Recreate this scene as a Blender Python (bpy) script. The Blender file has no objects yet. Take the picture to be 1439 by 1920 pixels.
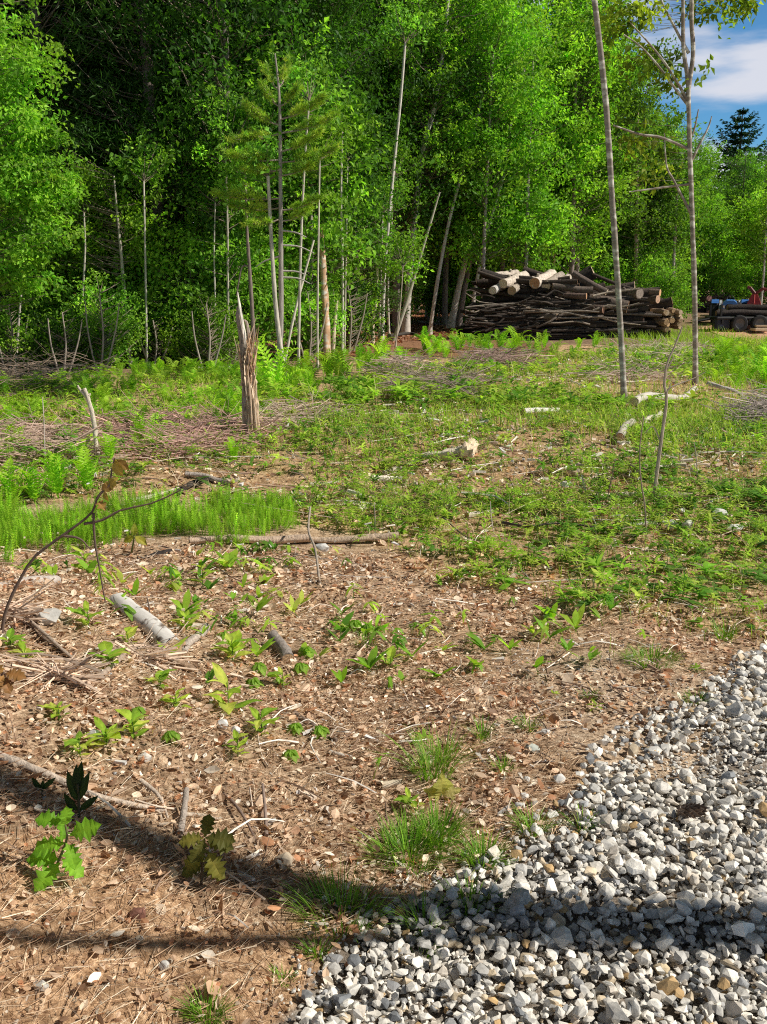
import bpy, bmesh, math
import numpy as np
from mathutils import Vector, Matrix

rng = np.random.default_rng(7)
sc = bpy.context.scene
col = sc.collection
R = math.radians
PI = math.pi

# ------------------------------------------------------------------ camera model
W0, H0, F0 = 1439.0, 1920.0, 1750.0
PITCH = math.atan(415.0 / F0)
CAM = np.array([0.0, 0.0, 1.6])
FW = np.array([0, math.cos(PITCH), -math.sin(PITCH)])
UP = np.array([0, math.sin(PITCH), math.cos(PITCH)])

def S(t):
    t = np.clip(t, 0, 1)
    return t * t * (3 - 2 * t)

def _hash(ix, iy, s):
    h = (ix.astype(np.int64) * 374761393 + iy.astype(np.int64) * 668265263 + s * 974634757) & 0x7fffffff
    h = ((h ^ (h >> 13)) * 1274126177) & 0x7fffffff
    return ((h ^ (h >> 16)) & 0xffff) / 65535.0

def vnoise(x, y, scale=1.0, seed=0):
    x = np.asarray(x, float) / scale; y = np.asarray(y, float) / scale
    ix = np.floor(x); iy = np.floor(y); fx = S(x - ix); fy = S(y - iy)
    a = _hash(ix, iy, seed); b = _hash(ix + 1, iy, seed); c = _hash(ix, iy + 1, seed); d = _hash(ix + 1, iy + 1, seed)
    return (a * (1 - fx) + b * fx) * (1 - fy) + (c * (1 - fx) + d * fx) * fy

def H(x, y):
    x = np.asarray(x, float); y = np.asarray(y, float)
    mound = 0.62 * S(-x / 2.35) * (1 - S((y - 2.7) / 3.2)) * S((y + 1.5) / 2.0)
    und = (vnoise(x, y, 2.6, 1) - 0.5) * 0.16 * S((y - 3.5) / 4) + (vnoise(x, y, 7.0, 2) - 0.5) * 0.25 * S((y - 8) / 8)
    near = 1 - S((y - 9) / 8)
    micro = ((vnoise(x, y, 0.33, 3) - 0.5) * 0.045 + (vnoise(x, y, 0.12, 4) - 0.5) * 0.018) * (0.35 + 0.65 * S((y - 1.5) / 2)) * (0.25 + 0.75 * near)
    rise = 0.02 * np.maximum(0, y - 30) + 0.04 * np.maximum(0, y - 26) * S((2 - x) / 6) * (1 - S((y - 60) / 40) * 0.3)
    return mound + und + micro + np.minimum(rise, 6)

def ray(px, py):
    d = FW + np.array([1.0, 0, 0]) * ((px - 719.5) / F0) + UP * ((960.0 - py) / F0)
    return d / np.linalg.norm(d)

def ground_at(px, py):
    d = ray(px, py)
    t = 1.0; step = 0.05
    prev = t
    while t < 300:
        p = CAM + d * t
        if p[2] < float(H(p[0], p[1])):
            lo, hi = prev, t
            for _ in range(24):
                m = (lo + hi) / 2; p = CAM + d * m
                if p[2] < float(H(p[0], p[1])): hi = m
                else: lo = m
            p = CAM + d * hi
            return np.array([p[0], p[1], float(H(p[0], p[1]))])
        prev = t
        t += step; step = 0.03 + t * 0.01
    p = CAM + d * 60
    return np.array([p[0], p[1], float(H(p[0], p[1]))])

def at(px, py, Y):
    d = ray(px, py)
    return CAM + d * (Y / d[1])

def pxm(Y):            # metres per source pixel at depth Y
    return Y / F0

def gpoly(pts):
    return np.array([ground_at(*p)[:2] for p in pts])

def inpoly(P, x, y):
    inside = np.zeros(x.shape, bool)
    n = len(P); j = n - 1
    for i in range(n):
        xi, yi = P[i]; xj, yj = P[j]
        c = ((yi > y) != (yj > y)) & (x < (xj - xi) * (y - yi) / (yj - yi + 1e-12) + xi)
        inside ^= c
        j = i
    return inside

def sample_poly(P, dens, patch=None, seed=0, edge=0.0):
    """points in a ground polygon at a density (per m2, number or function of y)"""
    r = np.random.default_rng(seed)
    lo = P.min(0); hi = P.max(0)
    if callable(dens):
        ys = np.linspace(lo[1], hi[1], 60); dmax = float(np.max(dens(ys)))
    else:
        dmax = dens
    n = int((hi[0] - lo[0]) * (hi[1] - lo[1]) * dmax)
    n = min(n, 2500000)
    x = r.uniform(lo[0], hi[0], n); y = r.uniform(lo[1], hi[1], n)
    jx = x + (vnoise(x, y, 0.5, seed + 50) - .5) * edge; jy = y + (vnoise(x, y, 0.5, seed + 51) - .5) * edge
    k = inpoly(P, jx, jy)
    if callable(dens): k &= r.uniform(0, dmax, n) < dens(y)
    if patch is not None: k &= r.uniform(0, 1, n) < patch(x, y)
    return x[k], y[k]

# ------------------------------------------------------------------ object helpers
def tag(o, label, cat, group=None, kind=None):
    if label: o['label'] = label
    if cat: o['category'] = cat
    if group: o['group'] = group
    if kind: o['kind'] = kind
    return o

def empty(name, loc=(0, 0, 0), rz=0.0):
    o = bpy.data.objects.new(name, None); col.objects.link(o)
    o.empty_display_size = 0.3
    o.location = [float(v) for v in loc]; o.rotation_euler = (0, 0, rz)
    return o

def thing(name, label, cat, loc=(0, 0, 0), rz=0.0, group=None):
    return tag(empty(name, loc, rz), label, cat, group)

def dup(root, loc, rz, label=None, group=None, scale=1.0):
    r = root.copy(); col.objects.link(r)
    r.location = [float(v) for v in loc]; r.rotation_euler = (0, 0, rz); r.scale = (scale,) * 3 if not hasattr(scale, '__len__') else scale
    if label: r['label'] = label
    if group: r['group'] = group
    for ch in list(root.children):
        c = ch.copy(); col.objects.link(c); c.parent = r
        for g in ch.children:
            d = g.copy(); col.objects.link(d); d.parent = c
    return r

class MB:
    def __init__(self):
        self.v = []; self.t = []; self.q = []; self.c = []; self.n = 0
    def add(self, v, f, tint=(1, 1, 1)):
        v = np.asarray(v, float).reshape(-1, 3); f = np.asarray(f, np.int64)
        tint = np.asarray(tint, float)
        if tint.ndim == 1: tint = np.broadcast_to(tint, (len(v), 3))
        self.v.append(v); self.c.append(tint)
        if f.shape[1] == 3: self.t.append(f + self.n)
        else: self.q.append(f + self.n)
        self.n += len(v)
    def build(self, name, mat, parent=None, smooth=False, origin=None):
        me = bpy.data.meshes.new(name)
        if self.n:
            v = np.concatenate(self.v); c = np.concatenate(self.c)
            if origin is not None: v = v - np.asarray(origin)[None]
            t = np.concatenate(self.t) if self.t else np.zeros((0, 3), np.int64)
            q = np.concatenate(self.q) if self.q else np.zeros((0, 4), np.int64)
            loops = np.concatenate([t.ravel(), q.ravel()]).astype(np.int32)
            starts = np.concatenate([np.arange(len(t)) * 3, len(t) * 3 + np.arange(len(q)) * 4]).astype(np.int32)
            me.vertices.add(len(v)); me.vertices.foreach_set('co', v.astype(np.float32).ravel())
            me.loops.add(len(loops)); me.loops.foreach_set('vertex_index', loops)
            me.polygons.add(len(starts)); me.polygons.foreach_set('loop_start', starts)
            me.polygons.foreach_set('use_smooth', np.full(len(starts), smooth, bool))
            me.update(calc_edges=True)
            a = me.attributes.new('tint', 'FLOAT_COLOR', 'POINT')
            cc = np.ones((len(v), 4), np.float32); cc[:, :3] = c
            a.data.foreach_set('color', cc.ravel())
        me.materials.append(mat)
        o = bpy.data.objects.new(name, me); col.objects.link(o)
        if origin is not None and parent is None: o.location = [float(k) for k in origin]
        if parent is not None: o.parent = parent
        return o

def norm(a):
    return a / (np.linalg.norm(a, axis=-1, keepdims=True) + 1e-9)

def tube(mb, pts, rad, sides=8, tint=(1, 1, 1), rough=0.0, seed=0, cap=True, squash=1.0, groove=0.0):
    pts = np.asarray(pts, float); n = len(pts)
    rad = np.broadcast_to(np.asarray(rad, float), (n,))
    T = np.gradient(pts, axis=0) if n > 2 else np.repeat((pts[1] - pts[0])[None], n, 0)
    T = norm(T)
    ref = np.array([0.0, 0, 1]) if abs(T[0, 2]) < 0.85 else np.array([1.0, 0, 0])
    A = norm(np.cross(T, ref)); B = np.cross(T, A)
    ang = np.arange(sides) / sides * 2 * PI
    r = np.random.default_rng(seed)
    rr = np.ones((n, sides))
    if rough: rr += r.normal(0, rough, (n, sides)) + r.normal(0, rough * 0.8, (1, sides)) + r.normal(0, rough * .5, (n, 1))
    if groove: rr -= groove * (r.uniform(0, 1, (1, sides)) ** 2)
    rr = rr * rad[:, None]
    v = pts[:, None] + rr[..., None] * (np.cos(ang)[None, :, None] * A[:, None] + squash * np.sin(ang)[None, :, None] * B[:, None])
    v = v.reshape(-1, 3)
    i = np.arange(n - 1)[:, None] * sides; j = np.arange(sides)[None]
    k = (j + 1) % sides
    q = np.stack([i + j, i + k, i + sides + k, i + sides + j], -1).reshape(-1, 4)
    tt = np.asarray(tint, float)
    if tt.ndim == 2 and len(tt) == n: tt = np.repeat(tt, sides, 0)
    mb.add(v, q, tt)
    if cap:
        for e, ring in ((0, 0), (n - 1, (n - 1) * sides)):
            c = v[ring:ring + sides].mean(0)
            vv = np.concatenate([v[ring:ring + sides], c[None]])
            jj = np.arange(sides); kk = (jj + 1) % sides
            f = np.stack([kk, jj, np.full(sides, sides)], -1) if e == 0 else np.stack([jj, kk, np.full(sides, sides)], -1)
            t0 = tt if tt.ndim == 1 else tt[0 if e == 0 else -1]
            mb.add(vv, f, t0)
    return v.reshape(n, sides, 3)

def curve(pts, n):
    """Catmull-Rom through points"""
    P = np.asarray(pts, float)
    if len(P) == 2: return P[0] + (P[1] - P[0]) * np.linspace(0, 1, n)[:, None]
    Q = np.concatenate([[2 * P[0] - P[1]], P, [2 * P[-1] - P[-2]]])
    m = len(P) - 1; out = []
    for u in np.linspace(0, m - 1e-6, n):
        i = int(u); t = u - i; a, b, c, d = Q[i], Q[i + 1], Q[i + 2], Q[i + 3]
        out.append(0.5 * ((2 * b) + (-a + c) * t + (2 * a - 5 * b + 4 * c - d) * t * t + (-a + 3 * b - 3 * c + d) * t ** 3))
    return np.array(out)

def box(mb, c, s, tint=(1, 1, 1), rot=None, bev=0.0):
    sx, sy, sz = [k / 2 for k in s]
    v = np.array([[x, y, z] for z in (-sz, sz) for y in (-sy, sy) for x in (-sx, sx)], float)
    if bev:      # chamfered on the four long edges
        b = bev
        ring = [(-sx + b, -sy), (sx - b, -sy), (sx, -sy + b), (sx, sy - b), (sx - b, sy), (-sx + b, sy), (-sx, sy - b), (-sx, -sy + b)]
        lo = [(x * .985, y * .985, -sz) for x, y in ring]; v = []
        for z, k in ((-sz, .97), (-sz + b, 1), (sz - b, 1), (sz, .97)): v += [(x * k, y * k, z) for x, y in ring]
        v = np.array(v); f = []
        for i in range(3):
            for j in range(8): f.append((i * 8 + j, i * 8 + (j + 1) % 8, i * 8 + 8 + (j + 1) % 8, i * 8 + 8 + j))
        f += [(0, 3, 2, 1), (0, 5, 4, 3), (0, 7, 6, 5), (24, 25, 26, 27), (24, 27, 28, 29), (24, 29, 30, 31)]
        f = np.array(f)
    else:
        f = np.array([(0, 2, 3, 1), (4, 5, 7, 6), (0, 1, 5, 4), (2, 6, 7, 3), (0, 4, 6, 2), (1, 3, 7, 5)])
    if rot is not None: v = v @ np.array(rot).T
    mb.add(v + np.asarray(c, float), f, tint)

def rotz(a):
    a = np.asarray(a, float); c, s = np.cos(a), np.sin(a); z = np.zeros_like(a); o = np.ones_like(a)
    return np.stack([np.stack([c, -s, z], -1), np.stack([s, c, z], -1), np.stack([z, z, o], -1)], -2)

def rotrand(n, r):
    q = norm(r.normal(0, 1, (n, 4))); w, x, y, z = q.T
    return np.stack([np.stack([1 - 2 * (y * y + z * z), 2 * (x * y - z * w), 2 * (x * z + y * w)], -1),
                     np.stack([2 * (x * y + z * w), 1 - 2 * (x * x + z * z), 2 * (y * z - x * w)], -1),
                     np.stack([2 * (x * z - y * w), 2 * (y * z + x * w), 1 - 2 * (x * x + y * y)], -1)], -2)

def rottilt(n, r, amt):
    ax = r.uniform(0, 2 * PI, n); t = r.normal(0, amt, n)
    Rz = rotz(ax); c, s = np.cos(t), np.sin(t); z = np.zeros(n); o = np.ones(n)
    Rx = np.stack([np.stack([o, z, z], -1), np.stack([z, c, -s], -1), np.stack([z, s, c], -1)], -2)
    return Rz @ Rx @ rotz(r.uniform(0, 2 * PI, n))

def inst(mb, tv, tf, pos, rot, scale, tint):
    n = len(pos); m = len(tv)
    if n == 0: return
    scale = np.asarray(scale, float)
    if scale.ndim == 1: scale = scale[:, None]
    v = np.einsum('nij,nmj->nmi', rot, tv[None] * scale[:, None, :]) + pos[:, None]
    f = (tf[None] + (np.arange(n) * m)[:, None, None]).reshape(-1, tf.shape[1])
    mb.add(v.reshape(-1, 3), f, np.repeat(tint, m, 0))

def leaves(mb, C, D, N, L, Wd, tint, fold=0.22):
    n = len(C); D = norm(D); N = norm(N - (N * D).sum(-1, keepdims=True) * D); Sd = np.cross(D, N)
    L = np.asarray(L).reshape(-1, 1); Wd = np.asarray(Wd).reshape(-1, 1)
    mid = C + D * L * 0.42
    v = np.stack([C, mid + Sd * Wd / 2 + N * fold * Wd, C + D * L - N * L * 0.12, mid - Sd * Wd / 2 + N * fold * Wd], 1).reshape(-1, 3)
    b = (np.arange(n) * 4)[:, None]
    f = np.concatenate([b + np.array([0, 2, 1]), b + np.array([0, 3, 2])])
    mb.add(v, f, np.repeat(tint, 4, 0))

def blades(mb, base, d0, bend, L, Wd, tint, segs=3, lance=False):
    """curved tapering strips; base, d0, bend (n,3)"""
    n = len(base); L = np.asarray(L).reshape(-1, 1); Wd = np.asarray(Wd).reshape(-1, 1)
    side = norm(np.cross(d0, bend + 1e-4 * np.array([0.3, 1, 0.2])))
    vs = []
    for k in range(segs):
        t = k / segs
        w = (math.sin(PI * (t * 0.84 + 0.12)) if lance else (1 - t) ** 0.6)
        p = base + d0 * L * t + bend * L * t * t
        vs += [p - side * Wd * w / 2, p + side * Wd * w / 2]
    vs.append(base + d0 * L + bend * L)
    m = 2 * segs + 1
    v = np.stack(vs, 1).reshape(-1, 3)
    b = (np.arange(n) * m)[:, None]
    tr = []
    for k in range(segs - 1):
        tr += [(2 * k, 2 * k + 1, 2 * k + 3), (2 * k, 2 * k + 3, 2 * k + 2)]
    tr.append((2 * segs - 2, 2 * segs - 1, 2 * segs))
    f = (b[:, None] + np.array(tr)[None]).reshape(-1, 3)
    mb.add(v, f, np.repeat(tint, m, 0))

def tints(n, r, cols, wts=None, var=0.18):
    cols = np.array(cols, float)
    i = r.choice(len(cols), n, p=None if wts is None else np.array(wts) / np.sum(wts))
    return cols[i] * np.exp(r.normal(0, var, (n, 1)))

# ------------------------------------------------------------------ materials
def nodes(name):
    m = bpy.data.materials.new(name); m.use_nodes = True
    nt = m.node_tree; nt.nodes.clear()
    return m, nt, nt.nodes, nt.links

def N(ns, t, **kw):
    n = ns.new(t)
    for k, v in kw.items(): setattr(n, k, v)
    return n

def tint_noise(ns, ln, scale, lo, hi, coord='Object', stretch=(1, 1, 1), detail=6):
    """attribute tint times a noise brightness; returns colour socket and the noise factor"""
    a = N(ns, 'ShaderNodeAttribute', attribute_name='tint')
    tc = N(ns, 'ShaderNodeTexCoord'); mp = N(ns, 'ShaderNodeMapping'); mp.inputs['Scale'].default_value = stretch
    ln.new(tc.outputs[coord], mp.inputs['Vector'])
    no = N(ns, 'ShaderNodeTexNoise'); no.inputs['Scale'].default_value = scale; no.inputs['Detail'].default_value = detail
    no.inputs['Roughness'].default_value = 0.7
    ln.new(mp.outputs[0], no.inputs['Vector'])
    mr = N(ns, 'ShaderNodeMapRange'); mr.inputs[1].default_value = 0.3; mr.inputs[2].default_value = 0.7
    mr.inputs[3].default_value = lo; mr.inputs[4].default_value = hi
    ln.new(no.outputs['Fac'], mr.inputs[0])
    mx = N(ns, 'ShaderNodeVectorMath', operation='SCALE')
    ln.new(a.outputs['Color'], mx.inputs[0]); ln.new(mr.outputs[0], mx.inputs['Scale'])
    return mx.outputs[0], no.outputs['Fac'], mp.outputs[0]

def mat_leaf(name, trans=0.44, tmul=(1.35, 1.5, 0.6), spec=0.2, rough=0.55, cnoise=True):
    m, nt, ns, ln = nodes(name)
    c, f, _ = tint_noise(ns, ln, 14.0, 0.8, 1.2)
    p = N(ns, 'ShaderNodeBsdfPrincipled'); p.inputs['Roughness'].default_value = rough; p.inputs['Specular IOR Level'].default_value = spec
    ln.new(c, p.inputs['Base Color'])
    tm = N(ns, 'ShaderNodeVectorMath', operation='MULTIPLY'); tm.inputs[1].default_value = tmul
    ln.new(c, tm.inputs[0])
    t = N(ns, 'ShaderNodeBsdfTranslucent'); ln.new(tm.outputs[0], t.inputs['Color'])
    mx = N(ns, 'ShaderNodeMixShader'); mx.inputs[0].default_value = trans
    ln.new(p.outputs[0], mx.inputs[1]); ln.new(t.outputs[0], mx.inputs[2])
    o = N(ns, 'ShaderNodeOutputMaterial'); ln.new(mx.outputs[0], o.inputs[0])
    return m

def mat_tint(name, scale=20, lo=0.6, hi=1.3, rough=0.85, stretch=(1, 1, 1), bump=0.3, spec=0.3, dist=0.01, second=None, s2=3.0, lim=(.5, .62)):
    m, nt, ns, ln = nodes(name)
    c, f, vec = tint_noise(ns, ln, scale, lo, hi, stretch=stretch)
    if second:
        n2 = N(ns, 'ShaderNodeTexNoise'); n2.inputs['Scale'].default_value = s2; n2.inputs['Detail'].default_value = 5
        ln.new(vec, n2.inputs['Vector'])
        rp = N(ns, 'ShaderNodeMapRange'); rp.inputs[1].default_value, rp.inputs[2].default_value = lim
        ln.new(n2.outputs['Fac'], rp.inputs[0])
        mm = N(ns, 'ShaderNodeMix', data_type='RGBA'); mm.inputs[7].default_value = (*second, 1)
        ln.new(rp.outputs[0], mm.inputs[0]); ln.new(c, mm.inputs[6]); c = mm.outputs[2]
    p = N(ns, 'ShaderNodeBsdfPrincipled'); p.inputs['Roughness'].default_value = rough; p.inputs['Specular IOR Level'].default_value = spec
    ln.new(c, p.inputs['Base Color'])
    if bump:
        b = N(ns, 'ShaderNodeBump'); b.inputs['Strength'].default_value = bump; b.inputs['Distance'].default_value = dist
        ln.new(f, b.inputs['Height']); ln.new(b.outputs[0], p.inputs['Normal'])
    o = N(ns, 'ShaderNodeOutputMaterial'); ln.new(p.outputs[0], o.inputs[0])
    return m

M = {}
M['leaf'] = mat_leaf('leaf_green')
M['needle'] = mat_leaf('needle_green', trans=0.25, spec=0.2)
M['grass'] = mat_leaf('grass_green', trans=0.36, tmul=(1.4, 1.4, 0.6), spec=0.25)
M['dryleaf'] = mat_leaf('dry_leaf', trans=0.2, tmul=(1.3, 1.0, 0.6), spec=0.25, rough=0.55)
M['bark'] = mat_tint('bark_grey', scale=9, lo=0.65, hi=1.6, stretch=(3, 3, 0.6), bump=0.45, dist=0.02, rough=0.95)
M['barkband'] = mat_tint('bark_blotched', scale=5, lo=0.7, hi=1.4, stretch=(1, 1, 2.2), bump=0.25, rough=0.9, second=(0.66, 0.62, 0.54), s2=4.5)
M['birch'] = mat_tint('bark_birch', scale=7, lo=0.85, hi=1.2, stretch=(1, 1, 1), bump=0.25, rough=0.8, second=(0.16, 0.12, 0.09), s2=11, lim=(.6, .66))
M['deadwood'] = mat_tint('dead_wood', scale=24, lo=0.65, hi=1.65, stretch=(2.2, 2.2, 0.5), bump=0.9, dist=0.015, rough=0.9)
M['logbark'] = mat_tint('log_bark', scale=14, lo=0.4, hi=1.5, bump=0.9, dist=0.03, rough=0.95)
M['cutwood'] = mat_tint('cut_wood', scale=22, lo=0.75, hi=1.15, bump=0.3, rough=0.85)
M['stone'] = mat_tint('stone', scale=38, lo=0.68, hi=1.2, bump=0.45, dist=0.006, rough=0.8, spec=0.3)
M['litter'] = mat_tint('litter', scale=30, lo=0.75, hi=1.2, bump=0.2, rough=0.8)
M['twig'] = mat_tint('twig', scale=16, lo=0.8, hi=1.6, bump=0.2, rough=0.9)
M['paint'] = mat_tint('machine_paint', scale=3, lo=0.75, hi=1.1, bump=0.0, rough=0.45, spec=0.5)
M['metal'] = mat_tint('dark_metal', scale=6, lo=0.6, hi=1.3, bump=0.1, rough=0.55, spec=0.4)
M['rubber'] = mat_tint('rubber', scale=8, lo=0.7, hi=1.2, bump=0.1, rough=0.85)

def mat_ground():
    m, nt, ns, ln = nodes('earth')
    tc = N(ns, 'ShaderNodeNewGeometry')
    zone = N(ns, 'ShaderNodeAttribute', attribute_name='tint')
    def noise(scale, detail=8, rough=0.65):
        n = N(ns, 'ShaderNodeTexNoise'); n.inputs['Scale'].default_value = scale; n.inputs['Detail'].default_value = detail
        n.inputs['Roughness'].default_value = rough
        ln.new(tc.outputs['Position'], n.inputs['Vector']); return n.outputs['Fac']
    def ramp(src, stops):
        r = N(ns, 'ShaderNodeValToRGB'); e = r.color_ramp.elements
        e[0].position, e[0].color = stops[0][0], (*stops[0][1], 1); e[1].position, e[1].color = stops[-1][0], (*stops[-1][1], 1)
        for p, c in stops[1:-1]:
            k = e.new(p); k.color = (*c, 1)
        ln.new(src, r.inputs[0]); return r.outputs[0]
    fine = noise(46, 9, 0.75); mid = noise(9); big = noise(1.1, 5)
    c1 = ramp(fine, [(0.30, (0.09, 0.05, 0.032)), (0.42, (0.33, 0.235, 0.16)), (0.53, (0.62, 0.475, 0.345)), (0.66, (0.92, 0.80, 0.65))])
    c2 = ramp(mid, [(0.35, (0.55, 0.5, 0.45)), (0.65, (1.15, 1.1, 1.05))])
    mul = N(ns, 'ShaderNodeMix', data_type='RGBA', blend_type='MULTIPLY'); mul.inputs[0].default_value = 1
    ln.new(c1, mul.inputs[6]); ln.new(c2, mul.inputs[7])
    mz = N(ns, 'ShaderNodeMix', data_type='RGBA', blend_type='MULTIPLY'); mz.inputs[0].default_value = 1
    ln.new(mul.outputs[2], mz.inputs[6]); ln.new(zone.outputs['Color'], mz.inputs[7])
    p = N(ns, 'ShaderNodeBsdfPrincipled'); p.inputs['Roughness'].default_value = 0.95; p.inputs['Specular IOR Level'].default_value = 0.15
    ln.new(mz.outputs[2], p.inputs['Base Color'])
    ad = N(ns, 'ShaderNodeMath', operation='ADD'); ln.new(fine, ad.inputs[0]); ln.new(mid, ad.inputs[1])
    b = N(ns, 'ShaderNodeBump'); b.inputs['Strength'].default_value = 0.9; b.inputs['Distance'].default_value = 0.03
    ln.new(ad.outputs[0], b.inputs['Height']); ln.new(b.outputs[0], p.inputs['Normal'])
    o = N(ns, 'ShaderNodeOutputMaterial'); ln.new(p.outputs[0], o.inputs[0])
    return m
M['earth'] = mat_ground()

# ------------------------------------------------------------------ zones (ground polygons)
P_gravel = gpoly([(520, 1925), (560, 1880), (625, 1775), (735, 1722), (850, 1640), (985, 1585), (1060, 1520), (1120, 1440), (1180, 1400), (1240, 1345), (1315, 1322), (1360, 1270), (1400, 1238), (1500, 1215), (1720, 1200), (2300, 1560), (2600, 2300), (500, 2300)])
P_thin = gpoly([(1190, 1400), (1290, 1370), (1500, 1400), (1500, 1470), (1300, 1450), (1180, 1440)])
P_finegrit = gpoly([(840, 1260), (960, 1215), (1140, 1215), (1330, 1230), (1360, 1290), (1200, 1360), (1080, 1440), (960, 1400), (860, 1330)])
P_sand = gpoly([(-300, 1560), (150, 1560), (330, 1640), (560, 1700), (640, 1760), (540, 1925), (480, 2300), (-400, 2300)])
P_cover = gpoly([(-60, 905), (130, 880), (330, 850), (480, 780), (640, 730), (760, 695), (1000, 672), (1300, 655), (1560, 640), (1800, 900), (1800, 1190), (1439, 1215), (1300, 1185), (1160, 1150), (1000, 1120), (880, 1105), (760, 1070), (690, 1010), (600, 985), (500, 960), (300, 930), (-60, 960)])
P_litterweed = gpoly([(-120, 1045), (420, 1030), (760, 1050), (1000, 1110), (1300, 1180), (1500, 1210), (1350, 1240), (1000, 1290), (800, 1420), (560, 1500), (330, 1440), (-120, 1400)])
P_horse = gpoly([(-80, 965), (180, 955), (330, 945), (480, 945), (600, 965), (650, 985), (560, 1003), (400, 1012), (300, 1022), (140, 1035), (-80, 1062)])
P_leftback = gpoly([(-160, 745), (120, 715), (300, 700), (440, 690), (560, 720), (600, 760), (480, 800), (330, 840), (170, 880), (-160, 900)])
P_fern = gpoly([(500, 728), (600, 695), (680, 672), (780, 656), (880, 650), (1000, 648), (1160, 648), (1180, 658), (1040, 672), (900, 682), (790, 690), (690, 706), (590, 742)])
P_grassr = gpoly([(1150, 640), (1290, 618), (1360, 622), (1500, 650), (1600, 700), (1500, 760), (1330, 735), (1190, 680)])
P_road = gpoly([(1300, 618), (1340, 606), (1500, 596), (1700, 600), (1700, 660), (1500, 648), (1400, 640), (1340, 628)])

# ------------------------------------------------------------------ world, sun, camera
SUN_AZ_BEHIND = 8.0     # the sun stands to the right and a little behind the camera
SUN_EL = 43.0
sd = np.array([math.cos(R(SUN_EL)) * math.cos(R(SUN_AZ_BEHIND)), -math.cos(R(SUN_EL)) * math.sin(R(SUN_AZ_BEHIND)), math.sin(R(SUN_EL))])

w = bpy.data.worlds.new('World'); sc.world = w; w.use_nodes = True
nt = w.node_tree; nt.nodes.clear(); ns = nt.nodes; ln = nt.links
sky = N(ns, 'ShaderNodeTexSky', sky_type='NISHITA'); sky.sun_disc = False
sky.sun_elevation = R(SUN_EL); sky.sun_rotation = math.atan2(sd[0], sd[1])
sky.air_density = 1.0; sky.dust_density = 0.3; sky.ozone_density = 2.0; sky.altitude = 200
tcw = N(ns, 'ShaderNodeTexCoord')
mpw = N(ns, 'ShaderNodeMapping'); mpw.inputs['Scale'].default_value = (1.5, 1.5, 7.5); mpw.inputs['Location'].default_value = (0.32, 0.1, 0.12)
ln.new(tcw.outputs['Generated'], mpw.inputs['Vector'])
nz = N(ns, 'ShaderNodeTexNoise'); nz.inputs['Scale'].default_value = 2.1; nz.inputs['Detail'].default_value = 7; nz.inputs['Roughness'].default_value = 0.5
ln.new(mpw.outputs[0], nz.inputs['Vector'])
cr = N(ns, 'ShaderNodeMapRange', interpolation_type='SMOOTHSTEP'); cr.inputs[1].default_value = 0.45; cr.inputs[2].default_value = 0.58
ln.new(nz.outputs['Fac'], cr.inputs[0])
tint = N(ns, 'ShaderNodeMix', data_type='RGBA', blend_type='MULTIPLY'); tint.inputs[0].default_value = 1; tint.inputs[7].default_value = (0.60, 1.15, 1.50, 1)
ln.new(sky.outputs[0], tint.inputs[6])
cm = N(ns, 'ShaderNodeMix', data_type='RGBA'); cm.inputs[7].default_value = (9.2, 9.6, 10.8, 1)
ln.new(cr.outputs[0], cm.inputs[0]); ln.new(tint.outputs[2], cm.inputs[6])
sep = N(ns, 'ShaderNodeSeparateXYZ'); ln.new(tcw.outputs['Generated'], sep.inputs[0])
el = N(ns, 'ShaderNodeMapRange', interpolation_type='SMOOTHSTEP'); el.inputs[1].default_value = 0.20; el.inputs[2].default_value = 0.52
el.inputs[3].default_value = 1.0; el.inputs[4].default_value = 0.12        # overhead sky dimmed to cut fill light and deepen the shadows
ln.new(sep.outputs['Z'], el.inputs[0])
dk = N(ns, 'ShaderNodeVectorMath', operation='SCALE'); ln.new(cm.outputs[2], dk.inputs[0]); ln.new(el.outputs[0], dk.inputs['Scale'])
bg = N(ns, 'ShaderNodeBackground'); bg.inputs[1].default_value = 0.075
ln.new(dk.outputs[0], bg.inputs[0])
ow = N(ns, 'ShaderNodeOutputWorld'); ln.new(bg.outputs[0], ow.inputs[0])

sl = bpy.data.lights.new('sun', 'SUN'); sl.energy = 5.0; sl.angle = R(0.5); sl.color = (1.0, 0.94, 0.84)
so = bpy.data.objects.new('sun', sl); col.objects.link(so)
so.rotation_euler = Vector([-k for k in sd]).to_track_quat('-Z', 'Y').to_euler(); so.location = (20, -3, 20)

cd = bpy.data.cameras.new('camera'); cam = bpy.data.objects.new('camera', cd); col.objects.link(cam)
cd.sensor_fit = 'VERTICAL'; cd.sensor_height = 24.0; cd.lens = 24.0 * F0 / H0
cd.clip_start = 0.05; cd.clip_end = 3000
cam.location = CAM; cam.rotation_euler = (PI / 2 - PITCH, 0, 0)
sc.camera = cam
sc.view_settings.view_transform = 'Standard'; sc.view_settings.look = 'None'; sc.view_settings.exposure = 0; sc.view_settings.gamma = 1
sc.render.engine = 'CYCLES'
cy = sc.cycles
cy.max_bounces = 6; cy.diffuse_bounces = 3; cy.glossy_bounces = 2; cy.transmission_bounces = 4; cy.transparent_max_bounces = 4
cy.caustics_reflective = False; cy.caustics_refractive = False
cy.filter_width = 1.1
cy.use_denoising = False
cy.sample_clamp_indirect = 4

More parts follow.
